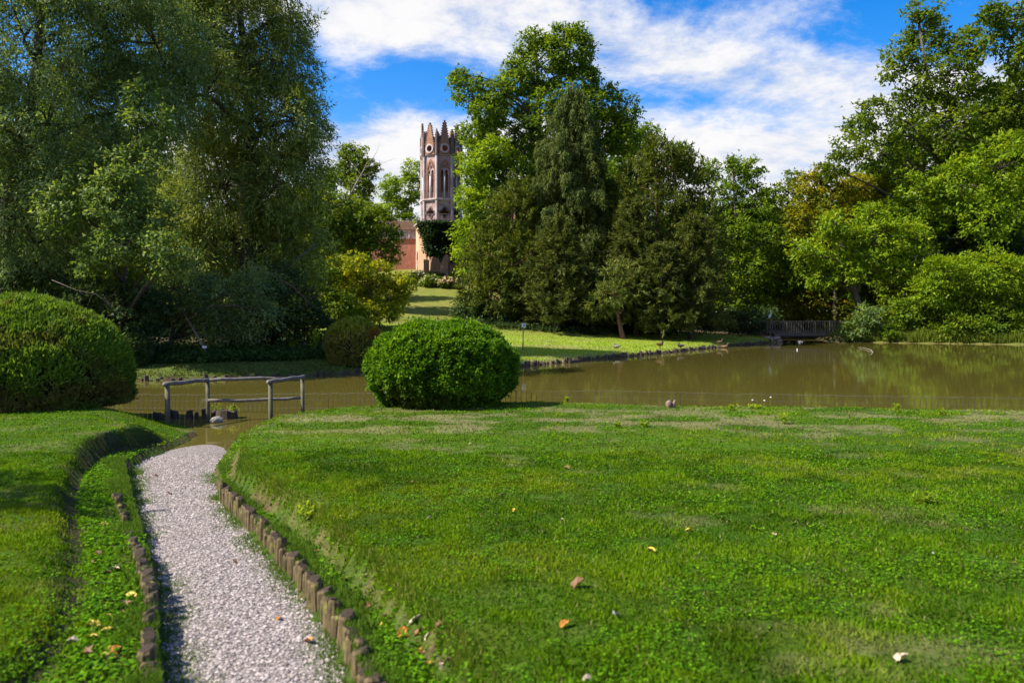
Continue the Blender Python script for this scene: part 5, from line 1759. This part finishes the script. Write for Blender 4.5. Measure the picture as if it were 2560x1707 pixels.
for a in (-118, -100, -84, -68, -50):
    a = math.radians(a)
    pts = [(tcx + (RB + 0.1) * math.cos(a + 0.05 * math.sin(z)), YT + (RB + 0.1) * math.sin(a + 0.05 * math.sin(z)), z) for z in np.linspace(zg0 + 0.3, ZBB, 8)]
    mb.tube(pts, [0.07 - 0.006 * i for i in range(8)], 5)
mb.part('stem', M_BARK, ivy)

# broken brick piers and a bit of railing in front
YP = 75.2
Zp = lambda v: EYE + (HZ - v) * YP / F
Xp = lambda u: (u - CX) / F * YP
for lab, out_, rot in [
        ('stubby broken brick pier at the left below the ivy', [(1059, 690), (1071, 690), (1071, 650), (1068, 648), (1064, 649), (1059, 648)], 0.0),
        ('broad broken brick pier in the middle below the ivy', [(1077, 692), (1101, 692), (1101, 668), (1099, 655), (1096, 645), (1088, 643), (1082, 641), (1079, 650)], 0.25),
        ('tall jagged brick pier at the right below the ivy', [(1101, 694), (1121, 694), (1121, 638), (1114, 636), (1111, 641), (1107, 645), (1104, 654), (1101, 657)], -0.2)]:
    cxm = Xp(sum(q[0] for q in out_) / len(out_))
    o_ = thing('brick_pier', lab, 'ruin wall', (cxm, YP, h1(cxm, YP)), 'brick piers below the ivy')
    M_ = Matrix.Translation((cxm, YP, 0)) @ Matrix.Rotation(rot, 4, 'Z')
    MB().panel([[(Xp(u) - cxm, max(Zp(v), h1(cxm, YP) - 0.3) if v > 685 else Zp(v)) for u, v in out_]], M_, 0.7).part('masonry', M_BRICK, o_)
rg_ = thing('iron_railing', 'short pale iron railing right of the tall brick pier', 'railing', (Xp(1128), YP, h1(Xp(1128), YP)))
for i in range(7):
    MB().tube([(Xp(1121 + 2.2 * i), YP, Zp(684)), (Xp(1121 + 2.2 * i), YP, Zp(659))], 0.02, 5).part('bar', M_POST, rg_)
MB().tube([(Xp(1120), YP, Zp(659)), (Xp(1135), YP, Zp(659))], 0.025, 5).part('top_rail', M_POST, rg_)

# hydrangeas
for i, (lab, u, v, Y, lbs) in enumerate([
        ('hydrangea bush with faded pink flower heads right below the piers', 1120, 722, 70, [(1110, 710, 16), (1132, 712, 15), (1122, 704, 13), (1145, 715, 10)]),
        ('hydrangea bush with pale green heads left of the pink one', 1078, 718, 70.5, [(1070, 703, 15), (1090, 708, 14), (1080, 698, 12), (1060, 706, 10)]),
        ('hydrangea bush with dull heads beside the golden shrub', 1043, 705, 71, [(1040, 692, 13), (1050, 688, 11), (1030, 690, 11)]),
        ('leafy dark bush directly below the brick piers', 1090, 695, 73, [(1075, 688, 10), (1090, 690, 11), (1105, 692, 8)])]):
    t_ = tree('hydrangea_bush', lab, (u, Y), lbs, 'broad', P_LINDEN if i < 3 else P_DARK, Y, dens=1.4, size=0.6, seed=100 + i, trunk_r=0.04, cat='bush', twigs=6, group='bushes below the tower')
    if i < 3:
        rng = np.random.default_rng(120 + i)
        mb = MB()
        for lb in lbs:
            c0 = px(lb[0], lb[1], Y)
            rr = lb[2] * Y / F
            for _ in range(9):
                d = unit(rng.normal(size=3)); d[2] = abs(d[2]); d[1] = -abs(d[1])
                q = np.array(c0) + d * rr * 1.02
                for _k in range(3):
                    w_ = q + rng.normal(size=3) * 0.05
                    mb.box(tuple(w_), (0.14, 0.14, 0.10), Matrix.Rotation(rng.random() * 3, 3, 'X') @ Matrix.Rotation(rng.random() * 3, 3, 'Z'))
        mb.part('flower_heads', noise_mat('hydrangea_flower%d' % i, (0.34, 0.26, 0.15), ((0.55, 0.34, 0.26), (0.42, 0.42, 0.26), (0.36, 0.33, 0.24))[i], 6, 0.8, 0), t_)

# ------------------------------------------------------------------ small plants
rng = np.random.default_rng(66)
# ground ivy on the left bank: one mass
N = 2600
xs = -14 + 8.0 * rng.random(N); ys_ = 26.0 + 3.6 * rng.random(N)
dpd = pond_dist(xs, ys_)
edge_ = 1.9 + 0.5 * (fbm(xs * 0.8, ys_ * 0.8, 0, 5) - 0.5)
ok = dpd > edge_
xs, ys_ = xs[ok], ys_[ok]
zs_ = H(xs, ys_) + 0.10 + 0.25 * fbm(xs * 1.2, ys_ * 1.2, 0, 8) * smooth((pond_dist(xs, ys_) - 1.9) / 1.0)
ps = grow(np.stack([xs, ys_, zs_], -1), unit(np.stack([0 * xs, 0 * xs - 0.6, 0 * xs + 1], -1)), dict(L=0.11, W=0.09, cr=0.20, k=14, mode='broad'), [(0.025, 0.06, 0.016), (0.055, 0.115, 0.025), (0.095, 0.17, 0.04)], rng)
v, f = leaf_arrays(*ps[:5])
link('ground_ivy', np_mesh('ground_ivy', v, f, fcol=ps[5]), M_LEAF, kind='stuff', label='green ground ivy along the top of the left bank', cat='ground cover')
# low ground cover under the middle trees and reeds on the right bank
N = 1500
xs = -4 + 26 * rng.random(N); ys_ = 51.5 + 7 * rng.random(N)
xs, ys_ = xs[(pond_dist(xs, ys_) > 0.8)], ys_[(pond_dist(xs, ys_) > 0.8)]
ok = ys_ > 52.5 + 6.0 * smooth((xs - 5) / 9) - 1.2 * vnoise(xs * 0.5, ys_ * 0.1, 0, 4)
xs, ys_ = xs[ok], ys_[ok]
ps = grow(np.stack([xs, ys_, H(xs, ys_) + 0.15], -1), np.tile(UP, (len(xs), 1)), dict(L=0.22, W=0.16, cr=0.32, k=10, mode='broad'), [(0.022, 0.045, 0.016), (0.04, 0.075, 0.025), (0.09, 0.13, 0.05)], rng)
v, f = leaf_arrays(*ps[:5], tri=True)
link('woodland_ground_cover', np_mesh('woodland_ground_cover', v, f, fcol=ps[5]), M_LEAF, kind='stuff', label='dark ground cover at the foot of the middle trees', cat='ground cover')
N = 7000
xs = 27.4 + 13 * rng.random(N)
yb_ = np.interp(xs, [27.4, 31.5, 37.4, 60], [59.2, 57.0, 54.5, 50])
ys_ = yb_ + 0.1 + 0.9 * rng.random(N)
hgt_ = 0.35 + 0.75 * rng.random(N) * (0.3 + fbm(xs * 0.9, ys_ * 0.9, 0, 77))
blades('bank_reeds', xs, ys_, hgt_, 0.035 + 0.03 * rng.random(N), lerp((0.06, 0.10, 0.014), (0.19, 0.24, 0.03), rng.random(N)), 'tall green reeds and grass along the right bank', 'reeds', lean=0.45)


def weed(label, u, v, Y, h, n, stems=7, name='weed', seed=0, group=None, pal=P_BRIGHT, lf=(0.06, 0.03), spread=0.3, z=None):
    rg = np.random.default_rng(seed + 200)
    q = px(u, v, Y)
    zg_ = h1(q.x, q.y)
    root = thing(name, label, 'plant', (q.x, q.y, zg_), group)
    mb = MB(); P, D = [], []
    for s in range(stems):
        a = rg.random() * 6.283; sp_ = spread * rg.random()
        tip = np.array((q.x + math.cos(a) * sp_ * h, q.y + math.sin(a) * sp_ * h, zg_ + h * (0.6 + 0.4 * rg.random())))
        b0 = np.array((q.x + 0.3 * math.cos(a) * sp_ * h, q.y + 0.3 * math.sin(a) * sp_ * h, zg_ - 0.02))
        mb.tube([tuple(b0), tuple((b0 + tip) / 2 + UP * 0.04 * h), tuple(tip)], [0.008 * h + 0.002, 0.006 * h + 0.0015, 0.001], 4, cap=False)
        for k in range(n):
            t_ = 0.12 + 0.88 * rg.random()
            P.append(b0 + (tip - b0) * t_); dd_ = rg.normal(size=3); dd_[2] = 0.45 + abs(dd_[2]) * 0.3; D.append(dd_)
    P, D = np.array(P), np.array(D); m = len(P)
    v_, f_ = leaf_arrays(P, D, np.tile(UP, (m, 1)) + rg.normal(size=(m, 3)) * 0.4, lf[0] * (0.6 + 0.8 * rg.random(m)), lf[1] * (0.6 + 0.8 * rg.random(m)))
    pal = np.array(pal)
    link('leaves', np_mesh(name, v_, f_, fcol=pal[1] + (pal[2] - pal[1]) * rg.random((m, 1))), M_LEAF, root)
    mb.part('stem', M_GRASSSTEM, root)
    return root


M_GRASSSTEM = noise_mat('green_stem', (0.08, 0.12, 0.02), (0.16, 0.20, 0.04), 9, 0.8, 0)
weed('tallest pale green sapling left of the browned shrub', 845, 900, 29.6, 1.55, 26, 9, 'sapling', 1, 'saplings by the browned shrub', lf=(0.13, 0.085), spread=0.22)
weed('leafy pale green sapling at the left of the saplings', 790, 905, 29.2, 1.20, 24, 9, 'sapling', 2, 'saplings by the browned shrub', lf=(0.12, 0.08), spread=0.3)
weed('low green sapling on the left bank below the cypress', 735, 905, 29.2, 0.75, 18, 6, 'sapling', 3, 'saplings by the browned shrub', lf=(0.10, 0.07), spread=0.4)
for i, (lab, u, v, h, sp_) in enumerate([
        ('broad tuft of bright weeds on the lawn crest left of the flower stalks', 1825, 1030, 0.10, 1.5), ('weed tuft at the foot of the flower stalks', 1888, 1027, 0.08, 1.8),
        ('single leafy weed on the dry patch right of the stalks', 1963, 1065, 0.14, 0.7), ('dark weed tuft on the dry patch below the forked stump', 1610, 1072, 0.07, 1.2),
        ('dark weed tuft left of centre on the dry patch', 1545, 1075, 0.07, 1.2), ('dark green weed tuft on the lawn at far right', 2355, 1045, 0.09, 1.3),
        ('large dark weed tuft at the right of the lawn', 2310, 1270, 0.10, 1.4), ('weed tuft on the lawn bank above the log edging', 770, 1275, 0.12, 1.2),
        ('weed sprig at the crest right of the boxwood ball', 1415, 1012, 0.10, 0.4), ('thin weed sprig on the crest at the right', 2240, 1032, 0.12, 0.5)]):
    q = gp(u, v, 0.0)
    weed(lab, u, v, q[1], h, 12, 9, 'weed', 20 + i, 'weeds on the lawn', P_LINDEN if 'dark' in lab else P_BRIGHT, (0.055, 0.020), sp_)
# three flower stalks
M_PETAL = noise_mat('petal', (0.62, 0.55, 0.50), (0.78, 0.70, 0.64), 9, 0.7, 0)
for lab, u, top, bendx in (('bent flower stalk, leftmost of three on the lawn crest', 1890, 1001, -0.06), ('short flower stalk, middle of three on the lawn crest', 1907, 1002, 0.03), ('tallest pale-headed flower stalk, rightmost of three on the crest', 1924, 994, 0.02)):
    Yc = 13.05
    b0 = px(u, 1022, Yc); b0.z = h1(b0.x, b0.y)
    tp = px(u, top, Yc); tp.x += bendx
    o_ = thing('flower_stalk', lab, 'flower', tuple(b0), 'flower stalks on the lawn crest')
    MB().tube([b0, (b0 + tp) / 2 + Vector((0.012, 0, 0.02)), tp], [0.004, 0.0035, 0.003], 5).part('stem', M_GRASSSTEM, o_)
    MB().loft([[(tp.x + r_ * math.cos(a_), tp.y + r_ * math.sin(a_), tp.z + z_) for a_ in np.linspace(0, 6.283, 9)[:-1]] for z_, r_ in ((-0.004, 0.004), (0.004, 0.018), (0.014, 0.016), (0.02, 0.004))]).part('flower_head', M_PETAL, o_)

# dead branches hanging from the cypress, bare limbs by the ivy-clad tree
def bare(label, pts, r0, mat, seed, side=10, ln=0.6, name='dead_branch'):
    rg = np.random.default_rng(seed)
    P = [np.array(px(*q)) for q in pts]
    mb = MB(); mb.tube([tuple(q) for q in P], [r0 * (1 - 0.8 * i / (len(P) - 1)) for i in range(len(P))], 6)
    d0 = P[-1] - P[0]
    for s in range(side):
        t_ = 0.25 + 0.75 * rg.random(); k = t_ * (len(P) - 1); i = min(int(k), len(P) - 2)
        a = P[i] + (P[i + 1] - P[i]) * (k - i)
        b = a + (unit(d0) * 0.8 + rg.normal(size=3) * 0.45) * ln * (0.5 + rg.random())
        mb.tube(bend(a, b, rg, -0.05, 4), [r0 * 0.3, r0 * 0.22, r0 * 0.14, 0.004], 4, cap=False)
    return mb.part(name, mat, None, sm=True, label=label, cat='branch')


bare('bare reddish branch hanging down below the cypress sprays', [(640, 665, 29.6), (690, 690, 29.2), (735, 720, 28.9), (775, 757, 28.7)], 0.035, M_BARKRED, 1, 16, 0.5)
bare('long thin bare branch crossing the cypress at the lower right', [(790, 610, 31.5), (720, 665, 31), (660, 690, 30.6)], 0.05, M_BARK, 2, 8, 0.6)
bare('pale bare limbs rising beside the ivy-clad tree', [(870, 500, 69), (890, 460, 68.8), (910, 425, 68.6), (918, 405, 68.5)], 0.10, M_BARKPALE, 3, 10, 1.6)
bare('thin bare twigs drooping above the domed hedge', [(130, 700, 24), (190, 725, 23.6), (240, 735, 23.2), (270, 760, 23)], 0.014, M_BARK, 4, 12, 0.5)

# ------------------------------------------------------------------ fallen leaves
def leaf_mesh(name, seed, star=False):
    rg = random.Random(seed)
    n = 12
    vs_ = [(0, 0, 0.05)]
    for i in range(n):
        a = 2 * math.pi * i / n
        r_ = (0.5 if not star else (0.55 if i % 2 == 0 else 0.28)) * rg.uniform(0.85, 1.1)
        vs_.append((r_ * math.cos(a), (0.55 if not star else 0.9) * r_ * math.sin(a), 0.24 * abs(math.sin(a)) * rg.uniform(0.5, 1.5) + 0.16 * math.cos(a) * rg.uniform(0.2, 1)))
    fs_ = [(0, i + 1, (i + 1) % n + 1) for i in range(n)]
    vs_ += [(x, y, z - 0.02) for x, y, z in vs_]
    fs_ += [(n + 1, n + 1 + (i + 1) % n + 1, n + 2 + i) for i in range(n)]
    fs_ += [(i + 1, n + 2 + i, n + 2 + (i + 1) % n, (i + 1) % n + 1) for i in range(n)]
    me = np_mesh(name, vs_, fs_)
    return me


LC = {'yellow': (0.62, 0.46, 0.06), 'orange': (0.55, 0.22, 0.03), 'brown': (0.20, 0.10, 0.045), 'pale': (0.62, 0.48, 0.36), 'red': (0.30, 0.09, 0.06), 'white': (0.75, 0.72, 0.66)}
LM = {k: noise_mat('fallen_' + k, tuple(c * 0.65 for c in v), v, 14, 0.7, 0.2) for k, v in LC.items()}
LMESH = {}
for k in LC:
    for j in range(2):
        me = leaf_mesh('fallen_leaf', hash(k) % 7 + j * 5 if False else len(k) * 3 + j * 5, star=(j == 1))
        me.materials.append(LM[k]); LMESH[k, j] = me
SH = 'small dry fallen leaf lying among the grass'
LEAVES = [(250, 1455, .085, 'yellow', 'bright yellow fallen leaf, largest beside the left log edging', 0), (258, 1500, .08, 'orange', 'orange curled fallen leaf below the bright yellow one', 1),
          (240, 1512, .06, 'yellow', 'yellow fallen leaf nearest the bottom left corner', 0), (168, 1478, .06, 'pale', 'pale pink fallen leaf by the dark lawn bank', 0),
          (258, 1440, .06, 'red', 'reddish fallen leaf touching the bright yellow one', 1), (240, 1208, .075, 'yellow', 'yellow fallen leaf at the upper left log edging', 1),
          (262, 1312, .08, 'pale', 'pale fallen leaf beside the middle of the left log edging', 1), (228, 1278, .07, 'brown', 'brown fallen leaf left of the left log edging', 0),
          (300, 1375, .09, 'yellow', 'long yellowish fallen leaf by the left logs', 0), (288, 1390, .07, 'brown', SH, 1),
          (356, 1104, .07, 'red', 'dark red fallen leaf on the upper gravel path', 1), (390, 1148, .06, 'red', 'red fallen leaf in the middle of the gravel path', 1),
          (708, 1498, .075, 'orange', 'orange fallen leaf on the gravel by the right logs', 0), (540, 1310, .05, 'brown', 'small brown fallen leaf on the gravel path', 0),
          (640, 1445, .05, 'orange', 'small orange fallen leaf low on the gravel path', 0), (955, 1434, .11, 'pale', 'large pale star-shaped fallen leaf on the lawn bank', 1),
          (925, 1460, .09, 'orange', 'long orange fallen leaf below the pale star-shaped one', 0), (968, 1502, .09, 'orange', 'second orange fallen leaf, lowest on the lawn bank', 0),
          (985, 1468, .06, 'pale', 'pale oval fallen leaf beside the orange ones', 0), (842, 1398, .08, 'red', 'curled red-brown fallen leaf by the right logs', 1),
          (735, 1268, .06, 'red', SH, 1), (700, 1212, .05, 'pale', SH, 0), (660, 1275, .05, 'brown', SH, 1), (838, 1330, .06, 'pale', SH, 0),
          (1495, 1268, .075, 'yellow', 'yellow oval fallen leaf upright on the lawn', 0), (1325, 1350, .115, 'brown', 'large flat brown fallen leaf on the lawn', 0),
          (1413, 1418, .07, 'white', 'whitish narrow fallen leaf on the lawn', 0), (1297, 1440, .075, 'orange', 'orange-yellow fallen leaf on the lower lawn', 0),
          (1303, 1077, .07, 'brown', 'brown fallen leaf on the upper lawn below the boxwood ball', 1), (1582, 1222, .06, 'yellow', 'small yellow leaf in the middle of the lawn', 0),
          (2070, 1520, .08, 'pale', 'tan fallen leaf at the lower right of the lawn', 1), (2145, 1275, .025, 'white', 'tiny white petal on the right of the lawn', 0),
          (985, 1193, .05, 'pale', SH, 0), (1150, 1140, .045, 'brown', SH, 0), (1245, 1188, .04, 'brown', SH, 0), (1290, 1198, .04, 'pale', SH, 0), (1180, 1175, .04, 'yellow', SH, 0),
          (1778, 1232, .045, 'pale', SH, 0), (1900, 1050, .05, 'brown', SH, 0), (1080, 1022, .04, 'pale', SH, 0), (1700, 1110, .04, 'pale', SH, 0), (945, 1110, .04, 'brown', SH, 1),
          (1010, 1440, .05, 'brown', SH, 1), (870, 1440, .06, 'yellow', SH, 0), (1020, 1540, .07, 'pale', SH, 1), (1350, 1568, .06, 'pale', SH, 0), (780, 1190, .04, 'yellow', SH, 0)]
rg = random.Random(3)
for _ in range(26):
    if rg.random() < 0.45: LEAVES.append((rg.uniform(190, 290), rg.uniform(1180, 1560), rg.uniform(.04, .08), rg.choice(['brown', 'brown', 'yellow', 'red']), 'curled dry leaf in the grass strip left of the left logs', rg.randrange(2)))
    else:
        f_ = rg.random(); LEAVES.append((640 + 380 * f_ + rg.uniform(-20, 60), 1200 + 350 * f_ + rg.uniform(-15, 15), rg.uniform(.035, .08), rg.choice(['brown', 'brown', 'orange', 'red', 'pale']), 'curled dry leaf in the grass strip right of the right logs', rg.randrange(2)))
for u, v, s, c, lab, st_ in LEAVES:
    u *= D2S; v *= D2S
    y = 5.0; x = 0
    for _ in range(40):
        x = (u - CX) / F * y
        y = 0.5 * y + 0.5 * (EYE - h1(x, y)) * F / (v - HZ)
    x = (u - CX) / F * y
    z = h1(x, y) + 0.016
    if float(cx_(K_PL, y)) < x < float(cx_(K_PR, y)): z = float(zpath(y)) + 0.018
    o_ = link('fallen_leaf', LMESH[c, st_], None, label=lab, cat='leaf', group='fallen leaves')
    o_.location = (x, y, z); o_.scale = (s,) * 3
    o_.rotation_euler = (rg.uniform(-0.5, 0.2), rg.uniform(-0.4, 0.4), rg.uniform(0, 6.28))

for o in bpy.data.objects:
    if '_o' in o.keys(): del o['_o']
print('TRIS', TRIS[0], 'objects', len(bpy.data.objects))
